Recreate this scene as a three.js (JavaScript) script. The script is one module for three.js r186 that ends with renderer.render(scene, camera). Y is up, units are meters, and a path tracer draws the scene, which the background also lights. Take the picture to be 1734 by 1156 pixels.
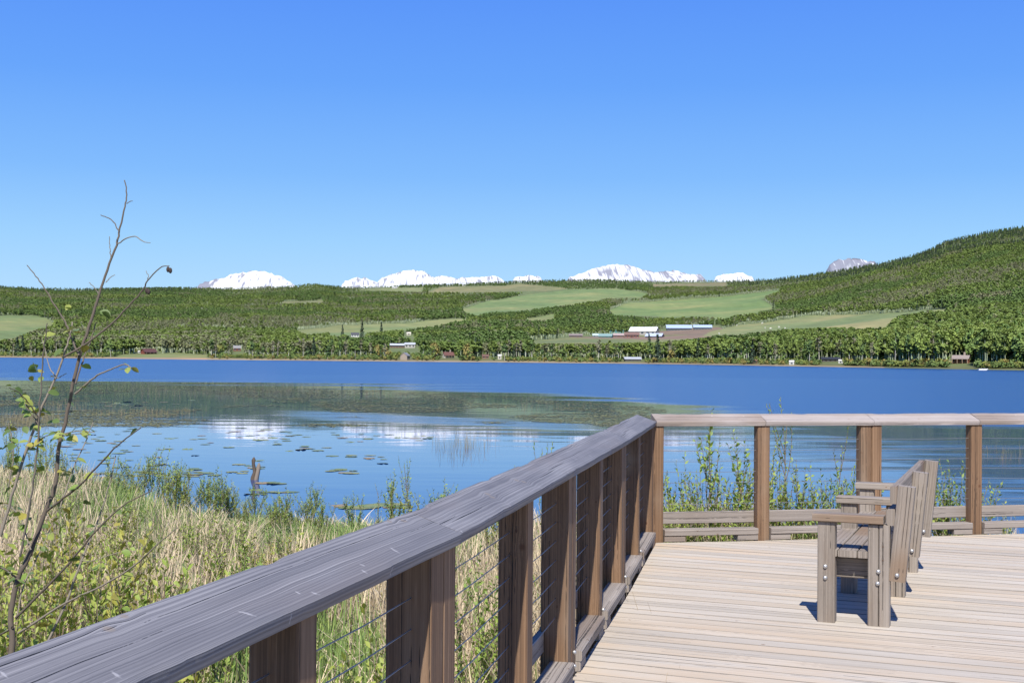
import * as THREE from 'three';
import { mergeGeometries, toCreasedNormals } from 'three/addons/utils/BufferGeometryUtils.js';

// ---------------------------------------------------------------- camera, sky, sun, exposure
const W = 1734, H = 1156, F = 2160, EYE = 1.62, WATER = -1.4;
const scene = new THREE.Scene();
const camera = new THREE.PerspectiveCamera(2 * Math.atan(H / 2 / F) * 180 / Math.PI, W / H, 0.1, 90000);
camera.position.set(0, EYE, 0);
camera.rotation.order = 'YXZ';
camera.rotation.set(Math.atan(26 / F), 0, 0.008);
camera.updateMatrixWorld(true);

const SUN_EL = 50 * Math.PI / 180, SUN_AZ = -5 * Math.PI / 180;   // behind the viewer, a little to the left
const sunDir = new THREE.Vector3(Math.sin(SUN_AZ) * Math.cos(SUN_EL), Math.sin(SUN_EL), Math.cos(SUN_AZ) * Math.cos(SUN_EL));
const SKY = [[0, 0.50, 0.75, 1.0], [3, 0.44, 0.715, 1.0], [5, 0.35, 0.65, 1.0], [8, 0.225, 0.505, 0.99], [12, 0.14, 0.38, 0.97], [15.6, 0.108, 0.312, 0.95], [22, 0.065, 0.25, 0.88], [35, 0.036, 0.16, 0.66], [60, 0.023, 0.10, 0.42], [90, 0.02, 0.085, 0.36]].map(([e, ...c]) => [e, ...c.map((x) => x / 1.38)]);
{
  const w = 64, h = 1024, d = new Float32Array(w * h * 4);
  for (let j = 0; j < h; j++) {
    const el = Math.max(0, ((j + 0.5) / h - 0.5) * 180);
    let k = 0; while (k < SKY.length - 2 && SKY[k + 1][0] < el) k++;
    const a = SKY[k], b = SKY[k + 1], t = Math.min(1, Math.max(0, (el - a[0]) / (b[0] - a[0])));
    for (let i = 0; i < w; i++) { const o = (j * w + i) * 4; for (let c = 0; c < 3; c++) d[o + c] = a[c + 1] + (b[c + 1] - a[c + 1]) * t; d[o + 3] = 1; }
  }
  const t = new THREE.DataTexture(d, w, h, THREE.RGBAFormat, THREE.FloatType);
  t.mapping = THREE.EquirectangularReflectionMapping; t.magFilter = THREE.LinearFilter; t.needsUpdate = true;
  scene.background = t; scene.environment = t;
}
const sun = new THREE.DirectionalLight(new THREE.Color(1.0, 0.95, 0.86), 4.9);
sun.name = 'sun';
sun.position.copy(sunDir).multiplyScalar(200); sun.castShadow = true; sun.shadow.mapSize.set(4096, 4096);
Object.assign(sun.shadow.camera, { left: -60, right: 60, top: 60, bottom: -60, near: 1, far: 500 });
scene.add(sun, sun.target);
const renderer = new THREE.WebGLRenderer({ antialias: true });
renderer.setSize(1024, 682);
renderer.shadowMap.enabled = true;
renderer.toneMapping = THREE.LinearToneMapping;
renderer.toneMappingExposure = 1.38;

// ---------------------------------------------------------------- helpers
const V = (x, y, z) => new THREE.Vector3(x, y, z);
function rng(seed) { let s = seed >>> 0; return () => { s = (s + 0x6D2B79F5) >>> 0; let t = s; t = Math.imul(t ^ (t >>> 15), t | 1); t ^= t + Math.imul(t ^ (t >>> 7), t | 61); return ((t ^ (t >>> 14)) >>> 0) / 4294967296; }; }
const hash = (x, y) => { let h = Math.imul(x | 0, 374761393) + Math.imul(y | 0, 668265263); h = Math.imul(h ^ (h >>> 13), 1274126177); return ((h ^ (h >>> 16)) >>> 0) / 4294967296; };
const fade = (t) => t * t * (3 - 2 * t);
function noise(x, y) { const i = Math.floor(x), j = Math.floor(y), u = fade(x - i), v = fade(y - j); const a = hash(i, j), b = hash(i + 1, j), c = hash(i, j + 1), d = hash(i + 1, j + 1); return a + (b - a) * u + (c - a) * v + (a - b - c + d) * u * v; }
const fbm = (x, y, n = 4) => { let s = 0, a = 0.5, t = 0; for (let i = 0; i < n; i++) { s += a * noise(x + i * 17.3, y - i * 9.1); t += a; a *= 0.5; x *= 2.03; y *= 2.03; } return s / t; };
const clamp = (x, a = 0, b = 1) => Math.min(b, Math.max(a, x));
const sstep = (a, b, x) => fade(clamp((x - a) / (b - a)));
const lerp = (a, b, t) => a + (b - a) * t;
const table = (pts, x) => { let k = 0; while (k < pts.length - 2 && pts[k + 1][0] < x) k++; const a = pts[k], b = pts[k + 1]; return a[1] + (b[1] - a[1]) * (x - a[0]) / (b[0] - a[0]); };
// a pixel of the photograph gives a direction; a plane or a depth gives the distance
const ray = (x, y) => V(x - W / 2, H / 2 - y, -F).applyQuaternion(camera.quaternion);
const atDepth = (x, y, d) => { const r = ray(x, y); return V(0, EYE, 0).addScaledVector(r, d / -r.z); };
const onLevel = (x, y, level) => { const r = ray(x, y); return V(0, EYE, 0).addScaledVector(r, (level - EYE) / r.y); };
const horizonY = (x) => 604 + 0.008 * (x - W / 2);

const names = {};
function numbered(n) { const k = names[n] = (names[n] ?? -1) + 1; return k ? n + '_' + String(k).padStart(3, '0') : n; }
function shadows(o) { o.castShadow = true; o.receiveShadow = true; return o; }
function tag(o, label, category, group) { o.userData.label = label; o.userData.category = category; if (group) o.userData.group = group; return o; }
function top(name, o, pos) { o.name = numbered(name); if (pos) o.position.copy(pos); scene.add(o); return o; }
function thing(name, label, category, pos, turn = 0, group) { const g = top(name, new THREE.Group(), pos); g.rotation.y = turn; return tag(g, label, category, group); }
function mesh(name, g, m, parent) { const o = shadows(new THREE.Mesh(g, m)); o.name = name; if (parent) parent.add(o); return o; }
function structure(name, g, m) { const o = shadows(new THREE.Mesh(g, m)); top(name, o); o.userData.kind = 'structure'; return o; }
function stuffInst(name, g, m, mats, cols, label, category, parent) {
  const o = shadows(new THREE.InstancedMesh(g, m, mats.length));
  mats.forEach((q, i) => o.setMatrixAt(i, q));
  if (cols) cols.forEach((c, i) => o.setColorAt(i, c));
  if (parent) { o.name = name; parent.add(o); } else { top(name, o); tag(o, label, category); }
  o.userData.kind = 'stuff';
  return o;
}
function geom(pos, uv, idx, col) {
  const g = new THREE.BufferGeometry();
  g.setAttribute('position', new THREE.Float32BufferAttribute(pos, 3));
  if (uv) g.setAttribute('uv', new THREE.Float32BufferAttribute(uv, 2));
  if (col) g.setAttribute('color', new THREE.Float32BufferAttribute(col, 3));
  if (idx) g.setIndex(idx);
  g.computeVertexNormals();
  return g;
}
const R = rng(20240511);
const rr = (a, b) => a + (b - a) * R();

// a sawn timber: length along +x from 0, height y, width z, chamfered edges, uv in metres along and round it
function lumber(L, hgt, wid, ch = 0.006, opt = {}) {
  const h = hgt / 2, w = wid / 2, c = Math.min(ch, h * 0.6, w * 0.6);
  const P = [[h, -w + c], [h, w - c], [h - c, w], [-h + c, w], [-h, w - c], [-h, -w + c], [-h + c, -w], [h - c, -w]];
  const uo = opt.u ?? R() * 7, vo = opt.v ?? R() * 5;
  const pos = [], uv = [];
  const tri = (a, b, d) => { pos.push(...a[0], ...b[0], ...d[0]); uv.push(...a[1], ...b[1], ...d[1]); };
  let acc = 0;
  for (let k = 0; k < 8; k++) {
    const a = P[k], b = P[(k + 1) % 8], len = Math.hypot(a[0] - b[0], a[1] - b[1]);
    const A = [[0, a[0], a[1]], [uo, vo + acc]], B = [[0, b[0], b[1]], [uo, vo + acc + len]], C = [[L, b[0], b[1]], [uo + L, vo + acc + len]], D = [[L, a[0], a[1]], [uo + L, vo + acc]];
    tri(A, B, C); tri(A, C, D); acc += len;
  }
  for (const [x, flip] of [[0, 0], [L, 1]]) for (let k = 1; k < 7; k++) {
    const q = [P[0], P[k], P[k + 1]].map((p) => [[x, p[0], p[1]], [uo + p[0] * 0.35, vo + p[1]]]);
    if (flip) tri(q[0], q[2], q[1]); else tri(q[0], q[1], q[2]);
  }
  return geom(pos, uv);
}
function aim(o, from, xDir, up = V(0, 1, 0)) {   // local +x along xDir, local y near up
  const x = xDir.clone().normalize(), z = V().crossVectors(x, up).normalize(), y = V().crossVectors(z, x);
  o.quaternion.setFromRotationMatrix(new THREE.Matrix4().makeBasis(x, y, z)); o.position.copy(from); return o;
}
function board(name, a, b, hgt, wid, m, parent, ch = 0.006, up) { const L = a.distanceTo(b); return aim(mesh(name, lumber(L, hgt, wid, ch), m, parent), a, b.clone().sub(a), up); }
// tapered tube through points
function limb(pts, r0, r1, sides = 6, power = 1) {
  const pos = [], idx = [], n = pts.length; let f = null;
  for (let i = 0; i < n; i++) {
    const t = V().subVectors(pts[Math.min(n - 1, i + 1)], pts[Math.max(0, i - 1)]).normalize();
    if (!f) f = Math.abs(t.y) < 0.9 ? V(0, 1, 0) : V(1, 0, 0);
    const s = V().crossVectors(t, f).normalize(); f = V().crossVectors(s, t).normalize();
    const r = lerp(r0, r1, Math.pow(i / (n - 1), power));
    for (let k = 0; k < sides; k++) { const a = k / sides * 2 * Math.PI; const p = pts[i].clone().addScaledVector(s, Math.cos(a) * r).addScaledVector(f, Math.sin(a) * r); pos.push(p.x, p.y, p.z); }
  }
  for (let i = 0; i < n - 1; i++) for (let k = 0; k < sides; k++) { const a = i * sides + k, b = i * sides + (k + 1) % sides; idx.push(a, b, a + sides, b, b + sides, a + sides); }
  for (let k = 1; k < sides - 1; k++) { const o = (n - 1) * sides; idx.push(o, o + k, o + k + 1); }
  return geom(pos, null, idx);
}

// ---------------------------------------------------------------- textures
function woodTexture({ w = 1024, h = 256, len = 2.0, wid = 0.5, seed = 1, dark, mid, pale, contrast = 1, cracks = 10, crackW = 0.0012, knots = 5, knotCol, stain = 0.3, stainCol, paleLines = 0.2, bump = 0.002, freq = 1, scars = 0 }) {
  const r = rng(seed), K = [], C = [], S = [];
  for (let i = 0; i < knots; i++) K.push([r() * len, r() * wid, 0.006 + r() * r() * 0.018]);
  for (let i = 0; i < cracks; i++) { const u0 = r() * len; C.push([u0 - 0.3, u0 + 0.1 + r() * r() * 1.9, r() * wid, crackW * (0.5 + r())]); }
  for (let i = 0; i < scars; i++) S.push([r() * len, r() * wid, 0.002 + r() * 0.005, 0.006 + r() * 0.014, r() * 1.2 - 0.6]);
  const col = new Uint8Array(w * h * 4), bmp = new Float32Array(w * h);
  for (let j = 0; j < h; j++) for (let i = 0; i < w; i++) {
    const u = i / w * len, v = j / h * wid;
    let g = v + 0.022 * (fbm(u * 0.9 + seed * 3.1, v * 5, 3) - 0.5) + 0.004 * (noise(u * 7, v * 30 + seed) - 0.5), kn = 0;
    for (const k of K) {
      const du = (u - k[0]) / (k[2] * 3.2), dv = (v - k[1]) / k[2], e = Math.exp(-du * du);
      if (e > 0.003) { g += Math.sign(dv) * -k[2] * 0.55 * e * Math.exp(-Math.abs(dv) * 0.35); const q = Math.hypot((u - k[0]) / (k[2] * 1.25), dv); if (q < 1) kn = Math.max(kn, 1 - q * q); }
    }
    const ring = noise(g * 210 * freq + seed * 11, u * 0.35) * 0.62 + noise(g * 560 * freq + 40, u * 1.1) * 0.38;
    const fine = noise(g * 1700 * freq, u * 9 + seed);
    let t = 0.5 + (ring - 0.5) * 1.5 * contrast + (fine - 0.5) * 0.35 * contrast + (fbm(u * 1.6 + seed, v * 7, 3) - 0.5) * 0.5;
    let height = t * 0.55, cr = 0;
    for (const c of C) if (u > c[0] && u < c[1]) { const taper = Math.sin(Math.PI * (u - c[0]) / (c[1] - c[0])), ww = c[3] * (0.25 + taper) * (0.6 + 0.8 * noise(u * 25, c[2] * 99)); const dd = Math.abs(g - c[2]) / ww; if (dd < 1) cr = Math.max(cr, 1 - dd * dd); }
    let pl = paleLines ? sstep(0.72, 0.9, noise(g * 330 * freq + 7, u * 0.8)) * paleLines * sstep(0.3, 0.7, noise(u * 2.2 + 5, v * 14 + seed)) : 0;
    for (const s of S) { const a = u - s[0], b = v - s[1], x = a + b * s[4]; const q = Math.hypot(x / s[2], b / s[3]); if (q < 1.2) { const ed = sstep(1.2, 0.4, q + (noise(u * 300, v * 160) - 0.5) * 0.9); pl = Math.max(pl, ed * 0.55); } }
    const st = stain * sstep(0.48, 0.75, fbm(u * 1.1 + 30 + seed, v * 3.5, 4));
    const o = (j * w + i) * 4;
    t = clamp(t);
    for (let c = 0; c < 3; c++) {
      let x = t < 0.5 ? lerp(dark[c], mid[c], t * 2) : lerp(mid[c], pale[c], t * 2 - 1);
      if (stainCol) x = lerp(x, stainCol[c], st);
      x = lerp(x, pale[c] * 1.22, pl);
      if (knotCol) x = lerp(x, knotCol[c], kn * 0.75);
      x *= 1 - 0.78 * cr;
      col[o + c] = clamp(x, 0, 255);
    }
    col[o + 3] = 255;
    bmp[j * w + i] = (height + pl * 0.5 + kn * 0.3) * bump - cr * 0.004;
  }
  const mk = (d, f, ty) => { const x = new THREE.DataTexture(d, w, h, f, ty); x.wrapS = x.wrapT = THREE.MirroredRepeatWrapping; x.magFilter = THREE.LinearFilter; x.minFilter = THREE.LinearMipmapLinearFilter; x.generateMipmaps = true; x.repeat.set(1 / len, 1 / wid); x.needsUpdate = true; return x; };
  const map = mk(col, THREE.RGBAFormat, THREE.UnsignedByteType); map.colorSpace = THREE.SRGBColorSpace;
  return { map, bumpMap: mk(bmp, THREE.RedFormat, THREE.FloatType) };
}
function woodMaterial(opt, rough = 0.82, tint) { const t = woodTexture(opt); return new THREE.MeshStandardMaterial({ map: t.map, bumpMap: t.bumpMap, bumpScale: 1, roughness: rough, color: tint ?? 0xffffff }); }
function retint(m, r, g, b) { const n = m.clone(); n.color.setRGB(r, g, b); return n; }
const plain = (r, g, b, rough = 0.85, extra) => new THREE.MeshStandardMaterial({ color: new THREE.Color().setRGB(r, g, b), roughness: rough, ...extra });

const M = {};
M.cap = woodMaterial({ w: 2048, h: 768, len: 3.0, wid: 0.45, seed: 5, dark: [82, 82, 87], mid: [117, 116, 120], pale: [154, 153, 155], contrast: 0.62, cracks: 13, crackW: 0.0011, knots: 9, knotCol: [134, 122, 110], stain: 0.35, stainCol: [118, 110, 108], paleLines: 0.3, bump: 0.0011, freq: 1.5, scars: 40 }, 0.72);
M.capPale = woodMaterial({ freq: 1.4, contrast: 0.8, len: 2.4, wid: 0.4, seed: 15, dark: [132, 122, 116], mid: [160, 150, 144], pale: [188, 181, 177], cracks: 16, knots: 5, knotCol: [120, 96, 78], stain: 0.5, stainCol: [128, 112, 98], paleLines: 0.4, bump: 0.002, scars: 14 }, 0.8);
M.post = woodMaterial({ len: 1.6, wid: 0.4, seed: 22, freq: 1.5, dark: [80, 60, 44], mid: [121, 93, 68], pale: [154, 127, 101], contrast: 0.6, cracks: 14, knots: 5, knotCol: [84, 52, 32], stain: 0.75, stainCol: [134, 116, 98], paleLines: 0.1, bump: 0.0018 }, 0.8);
M.curb = woodMaterial({ freq: 1.7, contrast: 0.6, len: 1.8, wid: 0.4, seed: 33, dark: [102, 94, 88], mid: [140, 131, 123], pale: [166, 157, 149], cracks: 14, knots: 4, knotCol: [92, 72, 58], stain: 0.5, stainCol: [112, 96, 84], paleLines: 0.2 }, 0.85);
M.bench = woodMaterial({ freq: 1.8, contrast: 0.5, len: 1.6, wid: 0.4, seed: 44, dark: [100, 91, 82], mid: [136, 126, 116], pale: [164, 155, 146], cracks: 12, knots: 6, knotCol: [104, 74, 52], stain: 0.75, stainCol: [122, 98, 76], paleLines: 0.25 }, 0.82);
const deckOpts = (seed) => ({ w: 1024, h: 256, len: 3.4, wid: 0.44, seed, dark: [160, 151, 138], mid: [184, 175, 162], pale: [197, 189, 178], contrast: 0.6, cracks: 12, crackW: 0.0011, knots: 3, knotCol: [120, 96, 76], stain: 0.4, stainCol: [190, 166, 138], paleLines: 0.25, bump: 0.0012, freq: 1.5 });
const deckA = woodMaterial(deckOpts(51), 0.85), deckB = woodMaterial(deckOpts(57), 0.85);
M.deck = [deckA, deckB, retint(deckA, 0.93, 0.92, 0.9), retint(deckB, 0.98, 0.94, 0.89), retint(deckA, 1.0, 0.98, 0.95), retint(deckB, 0.89, 0.89, 0.89)];
M.steel = plain(0.5, 0.5, 0.5, 0.5, { metalness: 0.9 });
M.cable = plain(0.30, 0.31, 0.33, 0.45, { metalness: 0.7 });
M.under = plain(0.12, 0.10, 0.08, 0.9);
M.edge = plain(0.20, 0.175, 0.15, 0.95);   // sawn plank edges: dirt stain, plus shade of the gaps put into the colour

// ---------------------------------------------------------------- far terrain: a surface over bearing and range
const SHORE = [[-900, 599], [-400, 602], [0, 605], [300, 608.3], [640, 611.7], [867, 613.6], [1100, 616], [1400, 621], [1734, 627], [2200, 637], [2800, 650]];
const RIDGE = [[-900, 470], [-400, 482], [-60, 484], [0, 486], [60, 491], [120, 491], [200, 490], [300, 489], [400, 489], [500, 486], [530, 482], [600, 488], [700, 484], [800, 481], [870, 478], [950, 476], [1000, 475], [1100, 477], [1200, 477], [1260, 477], [1300, 474], [1350, 470], [1400, 463], [1450, 455], [1500, 446], [1540, 436], [1575, 424], [1600, 412], [1640, 402], [1680, 394], [1734, 386], [1900, 366], [2200, 345], [2800, 330]];
const RANGE = [[-900, 2700], [0, 2900], [600, 3300], [1100, 3300], [1300, 2900], [1500, 2400], [1734, 2200], [2800, 2000]];
function shoreRange(x) { return F * (EYE - WATER) / (table(SHORE, x) - horizonY(x)); }
const EXP = 1.3;
function ground(x, y) {   // where the far land lies in the direction of pixel (x, y)
  const ys = table(SHORE, x), s = Math.max(0, (ys - y) / (ys - table(RIDGE, x)));
  const r0 = shoreRange(x), d = r0 + (table(RANGE, x) - r0) * Math.pow(s, EXP);
  const p = atDepth(x, y, d);
  p.y += Math.min(1, s * 5) * (fbm(p.x / 130, p.z / 130, 3) - 0.5) * 7 * Math.min(1, Math.max(0, (1.05 - s) * 5));
  return p;
}
function rowAt(x, d) { const ys = table(SHORE, x), r0 = shoreRange(x); return ys - Math.pow(Math.max(0, (d - r0) / (table(RANGE, x) - r0)), 1 / EXP) * (ys - table(RIDGE, x)); }
const FIELDS = [
  { c: [0.115, 0.175, 0.06], p: [[-80, 536], [0, 535], [60, 535], [100, 551], [62, 559], [20, 575], [-80, 585]] },
  { c: [0.13, 0.18, 0.065], p: [[495, 560], [560, 554], [612, 551], [616, 560], [520, 568]] },
  { c: [0.15, 0.19, 0.08], p: [[600, 490], [660, 487], [717, 487], [714, 495], [670, 494]] },
  { c: [0.145, 0.165, 0.075], p: [[717, 496], [747, 486], [855, 484], [880, 480], [915, 484], [962, 488], [920, 493], [790, 496]] },
  { c: [0.115, 0.185, 0.065], p: [[778, 523], [828, 509], [878, 500], [961, 490], [1045, 488], [1098, 498], [1085, 505], [1030, 506], [980, 515], [895, 525], [845, 528], [804, 536]] },
  { c: [0.12, 0.185, 0.065], p: [[556, 558], [613, 550], [694, 549], [747, 542], [802, 540], [760, 551], [704, 559], [620, 566], [556, 570]] },
  { c: [0.12, 0.18, 0.065], p: [[888, 538], [941, 532], [936, 543], [900, 544]] },
  { c: [0.11, 0.185, 0.06], p: [[1030, 526], [1062, 513], [1130, 508], [1235, 501], [1328, 490], [1287, 506], [1317, 520], [1228, 541], [1200, 539], [1100, 537], [1040, 534]] },
  { c: [0.125, 0.18, 0.07], p: [[1200, 562], [1248, 552], [1304, 546], [1374, 536], [1513, 528], [1640, 523], [1618, 531], [1531, 537], [1499, 560], [1374, 563], [1325, 564], [1248, 573], [1190, 571]] },
  { c: [0.11, 0.15, 0.06], p: [[888, 577], [985, 570], [1060, 566], [1130, 559], [1215, 552], [1250, 570], [1120, 583], [1000, 586], [900, 586]] },
  { c: [0.13, 0.17, 0.06], p: [[185, 607.5], [205, 600], [300, 597], [352, 600], [352, 609]] },
  { c: [0.15, 0.155, 0.08], p: [[1105, 481], [1230, 478], [1232, 484], [1108, 486]] },
  { c: [0.13, 0.16, 0.07], p: [[468, 511], [545, 507], [550, 512], [480, 514]] },
];
function inPoly(p, x, y) { let c = false; for (let i = 0, j = p.length - 1; i < p.length; j = i++) if ((p[i][1] > y) !== (p[j][1] > y) && x < (p[j][0] - p[i][0]) * (y - p[i][1]) / (p[j][1] - p[i][1]) + p[i][0]) c = !c; return c; }
const fieldAt = (x, y) => FIELDS.find((f) => inPoly(f.p, x, y));
{
  const xs = [], rows = [];
  for (let x = -880; x < -60; x += 40) xs.push(x);
  for (let x = -60; x <= 1800; x += 4) xs.push(x);
  for (let x = 1840; x <= 2780; x += 40) xs.push(x);
  for (let i = 0; i <= 190; i++) rows.push(Math.pow(i / 190, 1.15));
  const pos = [], col = [], idx = [], n = rows.length + 3;
  xs.forEach((x) => {
    const ys = table(SHORE, x), yr = table(RIDGE, x);
    for (const s of rows) {
      const y = ys - s * (ys - yr), p = ground(x, y); if (s === 0) p.y = WATER - 0.6;
      pos.push(p.x, p.y, p.z);
      const f = fieldAt(x, y), n1 = fbm(p.x / 18, p.z / 18, 3), n2 = fbm(p.x / 160, p.z / 160, 3);
      let c = f ? [f.c[0] * 1.35, f.c[1] * 1.22, f.c[2] * 1.1] : [0.13, 0.165, 0.06];
      const lift = ys - y;
      if (lift < 2.6 && x < 1500 && lift >= 0) c = [0.30, 0.23, 0.13]; else if (lift < 6 && !f) c = [0.13, 0.14, 0.05];
      if (f === FIELDS[9] && n2 > 0.63) c = [0.15, 0.135, 0.08];
      const n3 = noise(p.x / 5, p.z / 14), k = 0.62 + 0.36 * n1 + 0.3 * (n2 - 0.5) + 0.16 * n3, dry = f ? clamp((n2 - 0.46) * 2.6) + clamp((n1 - 0.62) * 2) : 0;
      col.push(c[0] * k * (1 + dry * 0.55), c[1] * k * (1 + dry * 0.1), c[2] * k * (1 + dry * 0.3));
    }
    const d1 = table(RANGE, x), e = ground(x, yr);
    for (const [m, dy] of [[1.08, -12], [1.3, -70], [1.8, -200]]) { pos.push(e.x * m, e.y + dy, -d1 * m); col.push(0.04, 0.06, 0.03); }
  });
  for (let i = 0; i < xs.length - 1; i++) for (let j = 0; j < n - 1; j++) { const a = i * n + j, b = a + n; idx.push(a, b, a + 1, b, b + 1, a + 1); }
  structure('hillside', geom(pos, null, idx, col), new THREE.MeshStandardMaterial({ vertexColors: true, roughness: 1 }));
}

// ---------------------------------------------------------------- snow mountains on the skyline
function mountain(label, prof, depth, rockShare, seed) {
  const nx = 150, nz = 26, pos = [], col = [], idx = [], x0 = prof[0][0], x1 = prof[prof.length - 1][0], half = (x1 - x0) / F * depth * 0.45;
  for (let i = 0; i <= nx; i++) {
    const x = lerp(x0, x1, i / nx), y = table(prof, x) + (fbm(x * 0.11 + seed, seed, 4) - 0.5) * 3.2, crest = atDepth(x, y, depth), foot = atDepth(x, horizonY(x) - 60, depth).y;
    for (let j = 0; j <= nz; j++) {
      const t = j / nz * 2 - 1, wob = (fbm(x * 0.06 + seed, t * 4 + 9, 3) - 0.5);
      const q = Math.max(0, 1 - Math.pow(Math.abs(t + 0.25 * wob * (1 - t * t)), 1.25)), rough = (fbm(x * 0.16 + seed, t * 9, 4) - 0.5) * 0.16 * (1 - q) * Math.min(1, q * 4);
      pos.push(crest.x * (1 - t * half / depth), foot + (crest.y - foot) * clamp(q + rough, 0, 1), -depth - t * half * -1 * -1);
      const rn = fbm(x * 0.2 + seed * 5, t * 11 + x * 0.05, 4) * 0.75 + 0.25 * noise(x * 0.9, t * 40);
      const rock = sstep(rockShare - 0.05, rockShare + 0.05, 1 - rn + (prof.rockLeft ? sstep(x0 + 46, x0 + 20, x) * 0.35 : 0));
      col.push(lerp(0.62, 0.20, rock), lerp(0.64, 0.205, rock), lerp(0.66, 0.25, rock));
    }
  }
  for (let i = 0; i < nx; i++) for (let j = 0; j < nz; j++) { const a = i * (nz + 1) + j, b = a + nz + 1; idx.push(a, a + 1, b, b, a + 1, b + 1); }
  const o = structure('mountain', geom(pos, null, idx, col), new THREE.MeshStandardMaterial({ vertexColors: true, roughness: 0.9 }));
  return tag(o, label, 'mountain');
}
const m1 = [[335, 492], [345, 477], [362, 472], [382, 470], [402, 461], [430, 458], [452, 459], [475, 466], [490, 476], [508, 492]]; m1.rockLeft = true;
mountain('rounded snow dome with bare grey rock on its shoulder behind the wooded ridge', m1, 23000, 0.61, 3);
mountain('low snowy summit beside the broad jagged snow ridge', [[572, 492], [585, 474], [604, 469], [622, 471], [640, 478], [655, 492]], 25000, 0.60, 7);
mountain('broad jagged snow ridge with a peaked summit above the upper fields', [[628, 492], [645, 469], [665, 464], [685, 458], [702, 456], [718, 459], [730, 468], [750, 467], [775, 470], [810, 468], [838, 466], [852, 472], [866, 492]], 24000, 0.585, 11);
mountain('thin low snow crest between the jagged ridge and the speckled dome', [[858, 492], [872, 469], [895, 466], [915, 468], [930, 492]], 25000, 0.6, 17);
mountain('large speckled snow and rock dome with a long sloping shoulder', [[945, 492], [965, 468], [985, 461], [1005, 453], [1030, 447], [1050, 446], [1072, 449], [1090, 457], [1110, 460], [1140, 457], [1160, 462], [1185, 464], [1205, 492]], 22000, 0.54, 23);
mountain('small flat white snow crest beside the wooded hill', [[1200, 494], [1213, 466], [1232, 462], [1258, 461], [1274, 467], [1290, 494]], 25000, 0.64, 29);
mountain('bare purple grey rock summit with snow patches behind the wooded hill', [[1385, 500], [1405, 449], [1420, 437], [1440, 436], [1465, 437], [1482, 443], [1500, 460], [1515, 500]], 20000, 0.34, 31);

// ---------------------------------------------------------------- trees
function crown(seed, n, fn, size) {   // leaf-clump faces spread through a volume
  const r = rng(seed), pos = [], idx = [], nor = [];
  for (let i = 0; i < n; i++) {
    const c = fn(r), s = size * (0.6 + 0.8 * r()), a = V(r() - 0.5, r() - 0.5, r() - 0.5).normalize(), b = V(r() - 0.5, r() - 0.5, r() - 0.5).cross(a).normalize(), k = pos.length / 3;
    const out = V(c.x, (c.y - 0.45) * 0.35 + 0.06, c.z); if (V().crossVectors(a, b).dot(out) < 0) b.negate();
    for (const [u, w] of [[-0.5, -0.25], [0.1, -0.5], [0.55, 0.1], [-0.1, 0.5]]) { const p = c.clone().addScaledVector(a, u * s).addScaledVector(b, w * s); pos.push(p.x, p.y, p.z); }
    const nn = V().crossVectors(a, b).normalize().multiplyScalar(0.55).add(V(c.x, 0, c.z).normalize().multiplyScalar(0.6)).add(V(0, 0.55, 0)).normalize(); for (let i2 = 0; i2 < 4; i2++) nor.push(nn.x, nn.y, nn.z);
    idx.push(k, k + 1, k + 2, k, k + 2, k + 3);
  }
  const g = geom(pos, null, idx); g.setAttribute('normal', new THREE.Float32BufferAttribute(nor, 3)); return g;
}
const lobes = (seed, n, y0, y1, rad) => { const r = rng(seed), L = []; for (let i = 0; i < n; i++) { const t = i / (n - 1), y = lerp(y0, y1, t), w = rad * Math.sin(Math.PI * clamp(0.12 + t * 0.8)) ; const a = r() * 6.28; L.push([Math.cos(a) * w * 0.6, y, Math.sin(a) * w * 0.6, 0.22 * rad + w * (0.2 + 0.3 * r())]); } return L; };
const inLobes = (L) => (r) => { const l = L[Math.floor(r() * L.length)], d = V(r() - 0.5, r() - 0.5, r() - 0.5).normalize().multiplyScalar(l[3] * Math.pow(r(), 0.4)); return V(l[0] + d.x, l[1] + d.y * 0.8, l[2] + d.z); };
function aspenShape(seed, n = 210, low = 0.38, rad = 0.17) {   // unit height
  const L = lobes(seed, 15, low + 0.04, 0.95, rad), r = rng(seed + 1), br = [];
  br.push(limb([V(0, -0.03, 0), V(0.006, 0.3, 0.004), V(-0.004, 0.62, 0), V(0, 0.9, 0)], 0.013, 0.004, 5));
  for (let i = 0; i < 6; i++) { const l = L[1 + i * 2], y = l[1] - 0.1; br.push(limb([V(0, y, 0), V(l[0] * 0.5, y + 0.06, l[2] * 0.5), V(l[0], l[1], l[2])], 0.006, 0.002, 4)); }
  return { trunk: mergeGeometries(br), crown: crown(seed + 2, n, inLobes(L), 0.066) };
}
function coniferShape(seed, n = 240) {
  const f = (r) => { const t = Math.pow(r(), 0.75), y = 0.06 + 0.93 * (1 - t) , w = 0.02 + 0.145 * t * (0.75 + 0.35 * Math.abs(Math.sin(y * 34 + seed))), a = r() * 6.28, q = Math.pow(r(), 0.45); return V(Math.cos(a) * w * q, y - 0.03 * q, Math.sin(a) * w * q); };
  return { trunk: limb([V(0, -0.03, 0), V(0, 0.5, 0), V(0, 0.97, 0)], 0.014, 0.002, 5), crown: crown(seed, n, f, 0.06) };
}
function bushShape(seed, n = 200) {
  const L = lobes(seed, 8, 0.2, 0.85, 0.55), r = rng(seed), br = [];
  for (let i = 0; i < 6; i++) { const l = L[i + 1]; br.push(limb([V(0, -0.05, 0), V(l[0] * 0.5, l[1] * 0.5, l[2] * 0.5), V(l[0], l[1], l[2])], 0.02, 0.006, 4)); }
  return { trunk: mergeGeometries(br), crown: crown(seed, n, inLobes(L), 0.15) };
}
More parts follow.
